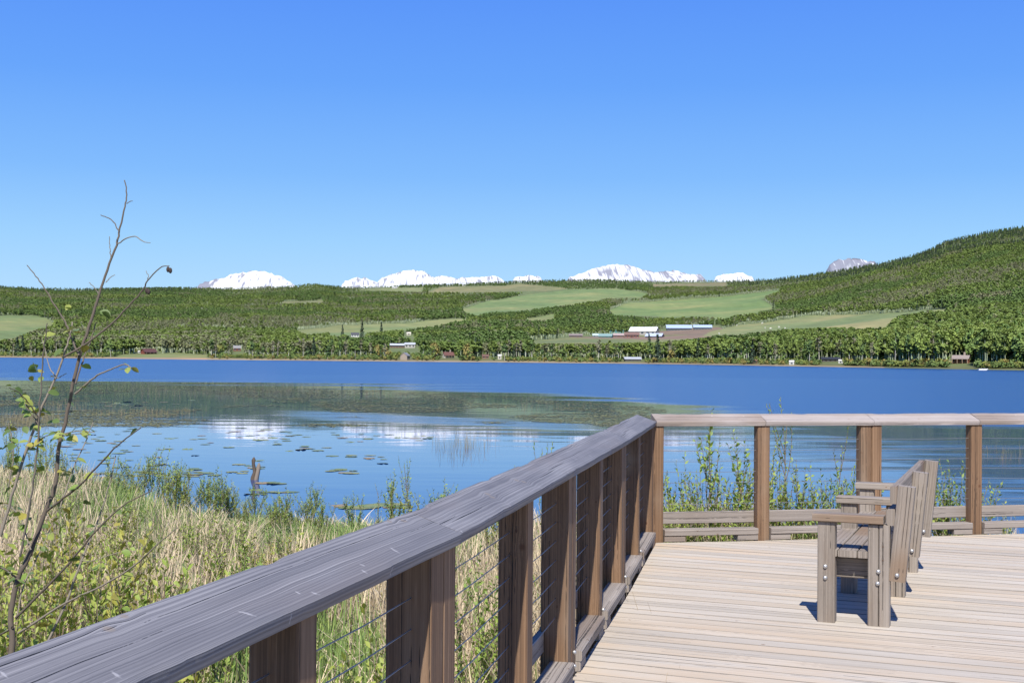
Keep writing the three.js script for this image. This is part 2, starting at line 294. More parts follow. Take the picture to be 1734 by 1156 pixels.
const withColor = (g, c) => { const n = g.attributes.position.count, a = new Float32Array(n * 3); for (let i = 0; i < n; i++) a.set(c, i * 3); g = g.clone(); g.setAttribute('color', new THREE.BufferAttribute(a, 3)); return g; };
const aspens = [1, 2, 3, 4].map((k) => aspenShape(k * 31, 420, 0.45, 0.13)), leafy = [1, 2, 3].map((k) => aspenShape(k * 57, 460, 0.14, 0.18)), bare = [1, 2].map((k) => aspenShape(k * 91, 120, 0.42, 0.13));
const conifers = [1, 2].map((k) => coniferShape(k * 13)), bushes = [1, 2, 3].map((k) => bushShape(k * 71));
const joined = (s, trunkC) => mergeGeometries([withColor(s.trunk, trunkC), withColor(s.crown, [1, 1, 1])]);
const vc = new THREE.MeshStandardMaterial({ vertexColors: true, roughness: 0.95 });
const HOUSES = [];   // [x, y, half width, rows above the ground line] in pixels, kept clear of trees
function blocked(x, y, tall = 16) { return HOUSES.some(([hx, hy, hw]) => Math.abs(x - hx) < hw && y > hy - 3 && y - tall < hy - 2); }
const hidesField = (x, y, tall) => fieldAt(x, y) || fieldAt(x, y - tall * 0.8) || fieldAt(x, y - tall * 0.4);
function keepClear(list) { HOUSES.push(...list); }
keepClear([[250, 598, 24], [402, 594, 12], [684, 590, 30], [686, 608, 14], [760, 606, 18], [823, 606, 10], [846, 607, 8], [1072, 611, 20], [1278, 614, 8], [1341, 616, 9], [1410, 612, 22], [1630, 614, 26], [1095, 572, 44], [1168, 560, 44], [1035, 573, 42], [605, 572, 16], [975, 572, 20], [692, 572, 12]]);
function woodKind(x, s, p) {   // what grows where
  const n = fbm(p.x / 220 + 7, p.z / 220, 3), m = fbm(p.x / 70 + 40, p.z / 70, 2);
  const u = R();
  if (x > 1290 && s < 0.42 && u < 0.86) return 'aspen';
  if (x > 1250 && s > lerp(0.95, 0.88, sstep(1250, 1600, x)) && m > 0.25 && u < 0.72) return 'conifer';
  if (s > 0.95 && m > 0.42 && u < (x < 400 ? 0.6 : 0.4)) return 'conifer';
  if ((n > 0.62 && u < 0.7) || (m > 0.74 && u < 0.8) || u > 0.95) return 'bare';
  if (m < 0.14 && u < 0.4 || u < 0.01) return 'conifer';
  return n < 0.46 ? 'leafy' : 'aspen';
}
{
  const sets = { aspen: [[], []], leafy: [[], []], bare: [[], []], conifer: [[], []] };
  const C = new THREE.Color(), q = new THREE.Quaternion(), up = V(0, 1, 0);
  const put = (x, d) => {
    const y = rowAt(x, d), ys = table(SHORE, x), s = (ys - y) / (ys - table(RIDGE, x));
    if (ys - y < 6 || s > 1.0) return;
    if (fieldAt(x, y)) return;
    const p = ground(x, y), kind = woodKind(x, s, p), lot = fbm(p.x / 90, p.z / 90 + 77, 2);
    let h = (kind === 'conifer' ? rr(9, 16) : rr(8.5, 13)) * (0.5 + 0.5 * lot); if (x > 1450 && s < 0.2) h *= 1.15;
    if (s > 0.9) h *= 0.62;
    const w = kind === 'conifer' ? rr(0.85, 1.1) : rr(1.3, 1.75) * (x > 1290 && s < 0.25 ? 0.72 : 1), tall = h * F / d;
    if (hidesField(x, y, tall) || blocked(x, y, tall)) return;
    q.setFromAxisAngle(up, R() * 6.28);
    sets[kind][0].push(new THREE.Matrix4().compose(p, q, V(h * w, h, h * w)));
    const t = fbm(p.x / 45 + 11, p.z / 45, 2), v = rr(0.8, 1.2);
    const a = kind === 'conifer' ? [0.042, 0.07, 0.035] : kind === 'bare' ? [0.20, 0.215, 0.11] : kind === 'leafy' ? [0.12, 0.19, 0.05] : [lerp(0.135, 0.195, t), lerp(0.205, 0.255, t), lerp(0.05, 0.06, t)];
    sets[kind][1].push(C.clone().setRGB(a[0] * v, a[1] * v, a[2] * v));
  };
  for (let i = 0; i < 125000; i++) { const x = rr(-330, 2080), r0 = shoreRange(x), r1 = table(RANGE, x), d = Math.sqrt(lerp((r0 + 12) ** 2, r1 * r1, R())); put(x, d); }
  for (let i = 0; i < 30000; i++) { const x = rr(-200, 1950), r0 = shoreRange(x); put(x, r0 + 14 + 500 * Math.pow(R(), 1.2)); }
  const um = [], uc = [];
  for (let i = 0; i < 9000; i++) {
    const x = rr(-200, 1950), d = shoreRange(x) + 9 + 150 * Math.pow(R(), 1.5), y = rowAt(x, d); if (fieldAt(x, y) || blocked(x, y, 13) || table(SHORE, x) - y < 3) continue;
    const h = rr(0.9, 2.4), t = R(); q.setFromAxisAngle(up, R() * 6.28); um.push(new THREE.Matrix4().compose(ground(x, y), q, V(h * 1.3, h, h * 1.3)));
    uc.push(C.clone().setRGB(lerp(0.10, 0.19, t), lerp(0.17, 0.22, t), 0.05));
  }
  stuffInst('undergrowth', joined(bushes[0], [1, 0.8, 1]), vc, um, uc, 'low green undergrowth beneath the trees of the far shore', 'undergrowth');
  const label = { aspen: 'light green aspen wood covering the far hillside', leafy: 'deeper green leafy wood covering the far hillside', bare: 'grey leafless aspen stands among the green hillside woods', conifer: 'dark conifers along the hill crests and in the far woods' };
  const shape = { aspen: joined(aspens[0], [2.6, 2.2, 6]), leafy: joined(leafy[0], [1.6, 1.1, 3]), bare: joined(bare[0], [2.6, 2.7, 3.6]), conifer: joined(conifers[0], [2, 1.2, 1]) };
  for (const k in sets) stuffInst(k + '_wood', shape[k], vc, sets[k][0], sets[k][1], label[k], 'wood');
}
// trees and bushes of the shore that can be told apart
const bark = plain(0.55, 0.52, 0.46, 0.9), barkDark = plain(0.12, 0.09, 0.07, 0.95);
const leafMat = (r, g, b) => plain(r, g, b, 0.85);
const greens = [leafMat(0.13, 0.20, 0.05), leafMat(0.10, 0.165, 0.045), leafMat(0.16, 0.215, 0.052), leafMat(0.085, 0.145, 0.045)], greyLeaf = leafMat(0.17, 0.17, 0.10), needle = leafMat(0.03, 0.055, 0.03), willow = [leafMat(0.19, 0.21, 0.05), leafMat(0.22, 0.19, 0.055), leafMat(0.125, 0.18, 0.05)];
const protos = {};
function plant(name, label, category, group, shape, key, trunkM, crownM, pos, h, w, extra) {
  const id = name + key; let o;
  if (!protos[id]) { o = protos[id] = new THREE.Group(); mesh(extra?.stem ?? 'trunk', shape.trunk, trunkM, o); mesh(extra?.crown ?? 'crown', shape.crown, crownM, o); } else o = protos[id].clone();
  top(name, o, pos); o.rotation.set(rr(-0.05, 0.05), R() * 6.28, rr(-0.05, 0.05)); o.scale.set(h * w, h, h * w); tag(o, label, category, group);
  return o;
}
{
  let k = 0;
  for (let x = -36; x < 1790; x += rr(6, 10)) {
    const r0 = shoreRange(x), d = r0 + rr(16, 55), y = rowAt(x, d);
    if (hidesField(x, y, 20) || blocked(x, y, 9 * F / d)) continue;
    const p = ground(x, y), c = k++ % 4, u = R();
    const right = x > 1440;
    if (u < 0.07 && !right) plant('spruce_tree', 'dark narrow spruce among the leafy trees on the far shore', 'tree', 'spruces along the far shore', conifers[k % 2], k % 2, barkDark, needle, p, rr(10, 15), 1);
    else if (u < 0.2) plant('bare_aspen_tree', 'greyish thinly leafed aspen with pale trunk on the far shore', 'tree', 'thin grey aspens along the far shore', bare[k % 2], k % 2, bark, greyLeaf, p, rr(8, 12), 1.1);
    else if (right || u < 0.62) plant('aspen_tree', 'green aspen with bare white lower trunk on the far shore', 'tree', 'aspens along the far shore', aspens[c], 'a' + c, bark, greens[c], p, right ? rr(8.5, 13.5) : rr(6, 11.5), right ? rr(0.75, 1.0) : rr(0.95, 1.25));
    else plant('leafy_tree', 'full green tree leafed almost to the ground on the far shore', 'tree', 'full leafy trees along the far shore', leafy[k % 3], 'l' + c, bark, greens[(c + 1) % 4], p, rr(4.5, 10), rr(1.0, 1.4));
  }
  k = 0;
  for (let x = -20; x < 1780; x += rr(6, 12)) {
    const d = shoreRange(x) + rr(7, 15), y = rowAt(x, d);
    if (fieldAt(x, y) || blocked(x, y, 16) || (x > 180 && x < 355)) continue;
    const right = x > 1430, c = k++ % 3;
    plant('shore_bush', 'rounded yellow green willow bush at the edge of the far shore', 'bush', 'willow bushes along the far shore', bushes[c], 'w' + c, barkDark, willow[c], ground(x, y), right ? rr(2.2, 3.6) : rr(1.4, 3.2), rr(0.9, 1.3), { stem: 'stems' });
  }
  for (const [x, y, h, w, c] of [[373, 605, 9, 0.55, 0], [640, 608, 8.5, 0.6, 1], [735, 608, 10, 0.6, 1], [792, 609, 9.5, 0.6, 1], [655, 606, 6, 0.7, 1], [1135, 612, 6.5, 0.7, 1]])
    plant('willow_tree', 'round yellowish willow tree beside the lakeside houses', 'tree', 'yellowish willows by the lakeside houses', bushes[c], 't' + c, barkDark, willow[c], ground(x, y), h, w);
  for (const [x, y, h] of [[580, 571, 13], [613, 578, 19], [645, 574, 17], [1100, 592, 12], [870, 610, 9], [1275, 616, 11]])
    plant('spruce_tree', 'dark narrow spruce among the leafy trees on the far shore', 'tree', 'spruces along the far shore', conifers[0], 0, barkDark, needle, ground(x, y), h, 1);
}

// ---------------------------------------------------------------- houses and farm buildings
const paint = {}; const P3 = (r, g, b, rough = 0.7) => paint[[r, g, b]] ??= plain(r, g, b, rough);
const glass = plain(0.03, 0.04, 0.05, 0.15);
function roofGeom(L, D, rise, over, t = 0.18) {   // ridge along x
  const l = L / 2 + over, d = D / 2 + over, s = new THREE.Shape();
  const drop = over * rise / (D / 2);
  s.moveTo(-d, -drop); s.lineTo(0, rise); s.lineTo(d, -drop); s.lineTo(d, -drop + t); s.lineTo(0, rise + t); s.lineTo(-d, -drop + t);
  const g = new THREE.ExtrudeGeometry(s, { depth: 2 * l, bevelEnabled: false }); g.rotateY(Math.PI / 2); g.translate(-l, 0, 0); return g;
}
function wallGeom(L, D, h, rise) {
  const s = new THREE.Shape(); s.moveTo(-D / 2, -1.2); s.lineTo(D / 2, -1.2); s.lineTo(D / 2, h); s.lineTo(0, h + rise - 0.02); s.lineTo(-D / 2, h);
  const g = new THREE.ExtrudeGeometry(s, { depth: L, bevelEnabled: false }); g.rotateY(Math.PI / 2); g.translate(-L / 2, 0, 0); return g;
}
function building(name, label, category, x, y, wpx, o) {
  const p = ground(x, y), m = -p.z / F, L = wpx * m, h = o.h * m, rise = o.rise * m, D = (o.dpx ?? wpx * 0.6) * m;
  const g = thing(name, label, category, p, -Math.atan2(p.x, -p.z) + (o.turn ?? 0));
  mesh('wall', wallGeom(L, D, h, rise), P3(...o.wall), g);
  const rf = mesh('roof', roofGeom(L, D, rise, Math.min(0.6, L * 0.05)), P3(...o.roof, 0.55), g); rf.position.y = h;
  if (o.chimney) { const c = mesh('chimney', lumber(rise + 1.0, 0.7, 0.7, 0.03), P3(0.3, 0.25, 0.22), rf); aim(c, V(L * 0.22, rise * 0.3, -D * 0.1), V(0, 1, 0), V(1, 0, 0)); }
  const n = o.win ?? 3, ww = L / (n * 2.4), wh = h * 0.42;
  for (let i = 0; i < n; i++) {
    const cx = -L / 2 + L * (i + 0.5) / n, door = o.door !== undefined && i === o.door;
    const q = mesh(door ? 'door' : 'window', new THREE.BoxGeometry(ww * (door ? 0.9 : 1), door ? h * 0.8 : wh, 0.1), door ? P3(...(o.doorC ?? [0.05, 0.04, 0.04])) : glass, g);
    q.position.set(cx, door ? h * 0.4 : h * 0.52, D / 2 + 0.04);
    if (!door) { const f = mesh('frame', new THREE.BoxGeometry(ww * 1.16, wh * 0.12, 0.16), P3(...(o.trim ?? [0.6, 0.58, 0.54])), q); f.position.set(0, -wh * 0.55, 0.01); }
  }
  if (o.porch) {
    const pr = mesh('porch_roof', lumber(L * 1.02, 0.15, D * 0.4, 0.03), P3(...o.roof, 0.55), g); pr.position.set(-L * 0.51, h * 0.95, D * 0.68); pr.rotation.x = 0.18;
    for (let i = 0; i < 4; i++) { const c = mesh('porch_post', new THREE.BoxGeometry(0.2, h * 0.95, 0.2), P3(0.3, 0.22, 0.16), g); c.position.set(-L * 0.47 + L * 0.94 * i / 3, h * 0.45, D * 0.85); }
  }
  return g;
}
const RED = [0.15, 0.055, 0.04], BROWN = [0.14, 0.075, 0.05], GREY = [0.22, 0.22, 0.23], WHITE = [0.52, 0.52, 0.50], BLUE = [0.33, 0.42, 0.60], TEAL = [0.2, 0.31, 0.3], DARK = [0.04, 0.045, 0.06], PINK = [0.36, 0.28, 0.27], SILVER = [0.42, 0.45, 0.50];
building('lake_house', 'dark red log house with red roof on the lawn by the shore', 'house', 251, 599, 22, { h: 3.5, rise: 5, wall: [0.20, 0.06, 0.045], roof: [0.095, 0.045, 0.038], win: 4, porch: 1, dpx: 14, turn: 0.5 });
building('garden_shed', 'tiny white shed beside the dark red log house', 'shed', 235, 598, 4, { h: 3, rise: 1, wall: WHITE, roof: WHITE, win: 1 });
building('cabin', 'small red cabin peeping over bushes beside a round willow', 'cabin', 401, 595, 12, { h: 5, rise: 4, wall: RED, roof: GREY, win: 2, dpx: 9 });
building('long_house', 'long low grey roofed house above the shore houses', 'house', 672, 589, 26, { h: 4.5, rise: 2.5, wall: BROWN, roof: SILVER, win: 6, dpx: 12 });
building('guest_house', 'raised grey roofed wing with white wall next to long low house', 'house', 694, 589, 17, { h: 6, rise: 2.5, wall: [0.4, 0.38, 0.36], roof: SILVER, win: 3, dpx: 12 });
building('gabled_house', 'tall gabled brown lakeside house behind a dark bush', 'house', 686, 609, 14, { h: 7, rise: 5, wall: [0.30, 0.25, 0.2], roof: GREY, win: 3, turn: 1.2, dpx: 12 });
building('lake_house', 'lakeside house with red roof and white front porch', 'house', 759, 606, 17, { h: 4.5, rise: 5, wall: [0.55, 0.52, 0.48], roof: [0.13, 0.06, 0.05], win: 4, turn: 0.35, porch: 1, chimney: 1, dpx: 11 });
building('cabin', 'small rust coloured cabin between the porch house and a white shed', 'cabin', 822, 607, 11, { h: 4, rise: 3, wall: [0.2, 0.1, 0.06], roof: [0.13, 0.075, 0.06], win: 2, dpx: 8 });
building('boat_shed', 'narrow white shed at the water beside the rust cabin', 'shed', 846, 608, 6, { h: 6, rise: 2, wall: [0.5, 0.47, 0.4], roof: WHITE, win: 1 });
building('cottage', 'low grey roofed cottage in bushes below the farm', 'cottage', 1071, 611, 27, { h: 3.5, rise: 3, wall: [0.09, 0.085, 0.09], roof: [0.36, 0.38, 0.42], win: 4, dpx: 13, turn: 0.2 });
building('hut', 'tiny red hut at the foot of a dark spruce', 'hut', 1279, 615, 7, { h: 3.5, rise: 2, wall: RED, roof: BROWN, win: 1 });
building('white_shed', 'little white shed standing on the beach', 'shed', 1341, 617, 8, { h: 5, rise: 2, wall: WHITE, roof: WHITE, win: 1 });
building('open_shelter', 'black roofed lakeside shelter among willow bushes', 'shelter', 1407, 611, 29, { h: 4, rise: 3, wall: [0.05, 0.04, 0.04], roof: [0.025, 0.028, 0.035], win: 4, dpx: 14 });
building('white_shed', 'small white shed beside the black roofed shelter', 'shed', 1424, 614, 7, { h: 4.5, rise: 1.5, wall: WHITE, roof: WHITE, win: 1 });
building('lodge', 'brown red timber lodge with grey roof under white aspens', 'house', 1628, 613, 26, { h: 8, rise: 5, wall: [0.24, 0.085, 0.05], roof: [0.26, 0.22, 0.21], win: 5, porch: 1, chimney: 1, dpx: 16, turn: -0.15 });
building('lean_to', 'small grey outbuilding beside the brown red lodge', 'shed', 1607, 606, 13, { h: 4, rise: 2, wall: [0.16, 0.12, 0.1], roof: [0.3, 0.28, 0.27], win: 2 });
// the farm
building('barn', 'big white roofed barn in the middle of the farmyard', 'barn', 1091, 566, 46, { h: 6, rise: 7, wall: [0.34, 0.32, 0.30], roof: [0.74, 0.75, 0.76], win: 5, dpx: 26, turn: -0.25 });
building('barn', 'red barn with open dark doorways in front of white barn', 'barn', 1070, 570, 24, { h: 5, rise: 4, wall: [0.17, 0.07, 0.055], roof: [0.17, 0.105, 0.09], win: 5, door: 2, dpx: 11 });
building('farm_shed', 'teal gabled shed touching the white roofed barn', 'shed', 1048, 563, 30, { h: 3.5, rise: 4, wall: [0.10, 0.27, 0.27], roof: [0.16, 0.33, 0.34], win: 3, dpx: 14 });
building('farm_shed', 'shed with bright teal roof at the end of farmyard', 'shed', 1026, 570, 22, { h: 2.5, rise: 3.5, wall: [0.08, 0.22, 0.19], roof: TEAL, win: 3, dpx: 12, turn: -0.2 });
building('farm_shed', 'small pale blue roofed shed by the teal roofs', 'shed', 1010, 569, 12, { h: 2.5, rise: 2.5, wall: [0.18, 0.22, 0.22], roof: [0.42, 0.55, 0.58], win: 2, dpx: 8 });
building('farm_shed', 'dusty pink roofed shed between teal shed and red barn', 'shed', 1048, 569, 18, { h: 3, rise: 3, wall: [0.16, 0.09, 0.08], roof: PINK, win: 2, dpx: 11 });
building('farm_shed', 'blue grey roofed shed with dark gable beside red barn', 'shed', 1109, 570, 28, { h: 2.5, rise: 4.5, wall: [0.12, 0.10, 0.11], roof: [0.40, 0.46, 0.58], win: 3, dpx: 16, turn: -0.3 });
building('cattle_shed', 'long open shed with shining blue roof on the slope', 'shed', 1150, 559, 42, { h: 4, rise: 5, wall: [0.06, 0.08, 0.10], roof: BLUE, win: 8, dpx: 15, turn: 0.05 });
building('cattle_shed', 'shorter blue roofed open shed at end of long shed', 'shed', 1190, 558, 30, { h: 3.5, rise: 4, wall: [0.06, 0.08, 0.10], roof: BLUE, win: 6, dpx: 13, turn: 0.05 });
building('old_barn', 'weathered brown sheds at the edge of wood beside farm', 'barn', 975, 571, 22, { h: 3, rise: 2.5, wall: [0.16, 0.12, 0.1], roof: [0.22, 0.18, 0.17], win: 3, dpx: 11 });
building('farmhouse', 'white house with dark roof by two tall spruces', 'house', 601, 571, 13, { h: 4, rise: 3, wall: WHITE, roof: [0.07, 0.07, 0.08], win: 3, dpx: 9 });
building('hillside_cottage', 'small cream cottage in trees above the long low house', 'house', 692, 569, 7, { h: 3, rise: 2, wall: [0.6, 0.56, 0.46], roof: [0.5, 0.46, 0.4], win: 1 });
building('farmhouse', 'tiny white farmhouse on the ridge between upper fields', 'house', 783, 484, 12, { h: 2.5, rise: 1.5, wall: WHITE, roof: [0.6, 0.62, 0.64], win: 2, dpx: 8 });
building('farm_shed', 'tiny blue roofed shed on the ridge beside white farmhouse', 'shed', 761, 484, 10, { h: 2, rise: 1.8, wall: [0.5, 0.5, 0.48], roof: [0.45, 0.5, 0.58], win: 2, dpx: 7 });
building('farm_shed', 'tiny long white shed alone in the upper field', 'shed', 668, 488, 9, { h: 1.6, rise: 1, wall: WHITE, roof: WHITE, win: 2, dpx: 5 });
{
  const s = []; for (const [x, y] of [[1296, 556], [1305, 558], [1320, 555], [1248, 553], [1330, 557], [1218, 567], [1291, 549]]) s.push([x, y]);
  const body = mergeGeometries([new THREE.SphereGeometry(0.5, 8, 6).scale(1.5, 0.9, 0.75).translate(0, 1.0, 0), new THREE.SphereGeometry(0.25, 6, 5).scale(1.4, 1, 0.9).translate(0.95, 1.25, 0), ...[[-0.5, 0.2], [-0.5, -0.2], [0.5, 0.2], [0.5, -0.2]].map(([a, b]) => new THREE.CylinderGeometry(0.09, 0.07, 0.8, 5).translate(a, 0.4, b))]);
  const white = P3(0.68, 0.65, 0.58);
  for (const [x, y] of s) { const g = thing('cow', 'pale cow grazing in the lower meadow', 'cow', ground(x, y), R() * 6.28, 'cattle grazing in the meadow'); mesh('body', body, white, g); g.scale.setScalar(1.3); }
  const b = thing('motor_boat', 'small white boat moored at the bank below the lodge', 'boat', onLevel(1664, 626.5, WATER + 0.05), 0.2);
  const hs = new THREE.Shape(); hs.moveTo(-2.6, 0); hs.lineTo(2.2, 0); hs.quadraticCurveTo(3.2, 0.5, 3.5, 1.0); hs.lineTo(-2.6, 0.85);
  const hull = new THREE.ExtrudeGeometry(hs, { depth: 1.6, bevelEnabled: true, bevelSize: 0.12, bevelThickness: 0.15, bevelSegments: 2 }); hull.translate(0, -0.15, -0.8);
  b.scale.setScalar(0.5); mesh('hull', hull, P3(0.7, 0.7, 0.7), b); const w = mesh('windscreen', new THREE.BoxGeometry(0.2, 0.5, 1.3), glass, b); w.position.set(0.6, 1.1, 0);
  const mo = mesh('motor', new THREE.BoxGeometry(0.4, 0.7, 0.4), P3(...DARK), b); mo.position.set(-2.8, 0.6, 0);
}

// ---------------------------------------------------------------- lake
const BANK = [[-200, 120], [-60, 62], [-22, 43], [-12, 32], [-7, 25.5], [-3.3, 22], [0, 20.5], [2.6, 20.5], [4, 18.5], [8, 17], [20, 16], [60, 14], [200, 10]];
const bankZ = (x) => table(BANK, x) + (fbm(x * 0.6, 3, 3) - 0.5) * 2.4;
const CALM = [[-900, 632], [0, 640], [300, 647], [600, 653], [900, 666], [1050, 678], [1250, 700], [1500, 712], [1734, 716], [2600, 720]];
{
  const X0 = -120, X1 = 120, D0 = 8, D1 = 200, n = 1792, hmap = new Float32Array(n * n), nr = 768, rmap = new Uint8Array(nr * nr * 4);
  const amount = (X, d) => {   // how ruffled the wind leaves the surface, 0 glassy to 1
    const x = W / 2 + F * X / d, y = horizonY(x) + F * (EYE - WATER) / d, wv = (fbm(X / 26, d / 5, 3) - 0.5);
    let a = sstep(5, -7, y - table(CALM, x) + wv * 26);
    const band = Math.abs(y - (699 + (x - 470) * 0.047) + wv * 6) / 8; a = Math.max(a, 0.45 * sstep(1.2, 0.5, band) * sstep(430, 560, x) * sstep(1060, 930, x));
    const right = sstep(1020, 1350, x); a = Math.max(a, right * (0.10 + 0.30 * sstep(0.42, 0.62, fbm(X / 9 + 5, d / 3.2, 3)) + 0.12 * sstep(740, 830, y)));
    return Math.max(a, 0.03 * sstep(0.4, 0.7, fbm(X / 12, d / 4 + 50, 3)));
  };
  for (let j = 0; j < n; j++) for (let i = 0; i < n; i++) {
    const X = lerp(X0, X1, (i + 0.5) / n), d = lerp(D0, D1, (j + 0.5) / n), a = amount(X, d);
    const wob = (noise(X / 6, d / 6) - 0.5) * 1.2;
    const hh = (noise(X / 1.5, (d + wob) / 0.5) - 0.5) * 0.5 + (noise(X / 4.5 + 9, (d + wob) / 1.3) - 0.5) * 1.0 + (noise(X / 0.9 + 30, d / 0.42 + 8) - 0.5) * 0.3;
    hmap[j * n + i] = hh * (0.0022 + 0.018 * a);
  }
  for (let j = 0; j < nr; j++) for (let i = 0; i < nr; i++) { const a = amount(lerp(X0, X1, (i + 0.5) / nr), lerp(D0, D1, (j + 0.5) / nr)), o = (j * nr + i) * 4; rmap[o] = rmap[o + 2] = 0; rmap[o + 1] = 255 * clamp(0.03 + 0.23 * a); rmap[o + 3] = 255; }
  const mk = (d, w, f, t) => { const x = new THREE.DataTexture(d, w, w, f, t); x.magFilter = THREE.LinearFilter; x.needsUpdate = true; return x; };
  const water = { color: new THREE.Color().setRGB(0.006, 0.05, 0.19), ior: 1.33, metalness: 0 };
  const near = new THREE.MeshPhysicalMaterial({ ...water, roughness: 1, roughnessMap: mk(rmap, nr, THREE.RGBAFormat, THREE.UnsignedByteType), bumpMap: mk(hmap, n, THREE.RedFormat, THREE.FloatType), bumpScale: 1 });
  const nx = 24, pos = [], uv = [], idx = [];
  for (let j = 0; j <= nx; j++) for (let i = 0; i <= nx; i++) { pos.push(lerp(X0, X1, i / nx), WATER, -lerp(D0, D1, j / nx)); uv.push(i / nx, j / nx); }
  for (let j = 0; j < nx; j++) for (let i = 0; i < nx; i++) { const a = j * (nx + 1) + i, b = a + nx + 1; idx.push(a, a + 1, b, a + 1, b + 1, b); }
  structure('lake', geom(pos, uv, idx), near);
  const tile = 1024, size = 90, ht = new Float32Array(tile * tile);
  for (let j = 0; j < tile; j++) for (let i = 0; i < tile; i++) { const X = i / tile * size, d = j / tile * size, g = 0.35 + 1.1 * fbm(X / 14, d / 9, 2); ht[j * tile + i] = g * ((noise(X / 3.2, d / 1.1) - 0.5) * 0.05 + (noise(X / 1.1, d / 0.5) - 0.5) * 0.022 + (noise(X / 9, d / 3) - 0.5) * 0.10); }
  const bt = mk(ht, tile, THREE.RedFormat, THREE.FloatType); bt.wrapS = bt.wrapT = THREE.MirroredRepeatWrapping;
  const far = new THREE.MeshPhysicalMaterial({ ...water, roughness: 0.27, bumpMap: bt, bumpScale: 0.55 });
  const parts = [[X0, X1, D1, 1400], [-1400, X0, -100, 1400], [X1, 1400, -100, 1400]].map(([a, b, c, d]) => geom([a, WATER, -c, b, WATER, -c, b, WATER, -d, a, WATER, -d], [a / size, c / size, b / size, c / size, b / size, d / size, a / size, d / size], [0, 1, 2, 0, 2, 3]));
  structure('open_lake', mergeGeometries(parts), far);
}

// ---------------------------------------------------------------- marsh ground
const marshY = (x, d) => { const e = bankZ(x) - d; return WATER + clamp(e * 0.07, -0.5, 0.22) + (e > 0 ? (fbm(x * 0.8, d * 0.8, 3) - 0.4) * 0.12 * Math.min(1, e) : 0); };
{
  const pos = [], col = [], uv = [], idx = [], nx = 220, nz = 180;
  for (let j = 0; j <= nz; j++) for (let i = 0; i <= nx; i++) { const x = lerp(-70, 60, i / nx), d = lerp(-12, 66, j / nz), y = marshY(x, d), k = 0.6 + 0.7 * fbm(x * 2.2, d * 2.2, 3); pos.push(x, y, -d); uv.push(x, d); col.push(0.13 * k, 0.105 * k, 0.055 * k); }
  for (let j = 0; j < nz; j++) for (let i = 0; i < nx; i++) { const a = j * (nx + 1) + i, b = a + nx + 1; idx.push(a, a + 1, b, a + 1, b + 1, b); }
  structure('marsh_ground', geom(pos, uv, idx, col), new THREE.MeshStandardMaterial({ vertexColors: true, roughness: 1 }));
  structure('ground', new THREE.CircleGeometry(2000, 48).rotateX(-Math.PI / 2).translate(0, WATER - 1.2, 0), plain(0.07, 0.07, 0.04, 1));
}

// ---------------------------------------------------------------- deck
const inner = [onLevel(311, 1156, 1.02), onLevel(782, 903, 1.06), onLevel(1058, 757, 1.04), onLevel(1110, 714, 1.06)].map((p) => V(p.x, 0, p.z));
const back = inner[0].clone().addScaledVector(inner[0].clone().sub(inner[1]).normalize(), 5);
const feet = { p3: onLevel(970, 1148, 0), p4: onLevel(1026, 1070, 0), p5: onLevel(1064, 1006, 0), p6: onLevel(1089, 962, 0), corner: onLevel(1111, 919, 0) };
const farPts = [feet.corner, onLevel(1297, 915, 0), onLevel(1481, 910, 0), onLevel(1660, 905, 0), onLevel(1840, 900.5, 0)];
const LEFT = [back, inner[0], inner[1], feet.p3.clone(), feet.p5.clone(), feet.corner.clone()];
const TH = Math.atan(873 / F), LEN = V(Math.sin(TH), 0, -Math.cos(TH)), ARM = V(Math.cos(TH), 0, Math.sin(TH));
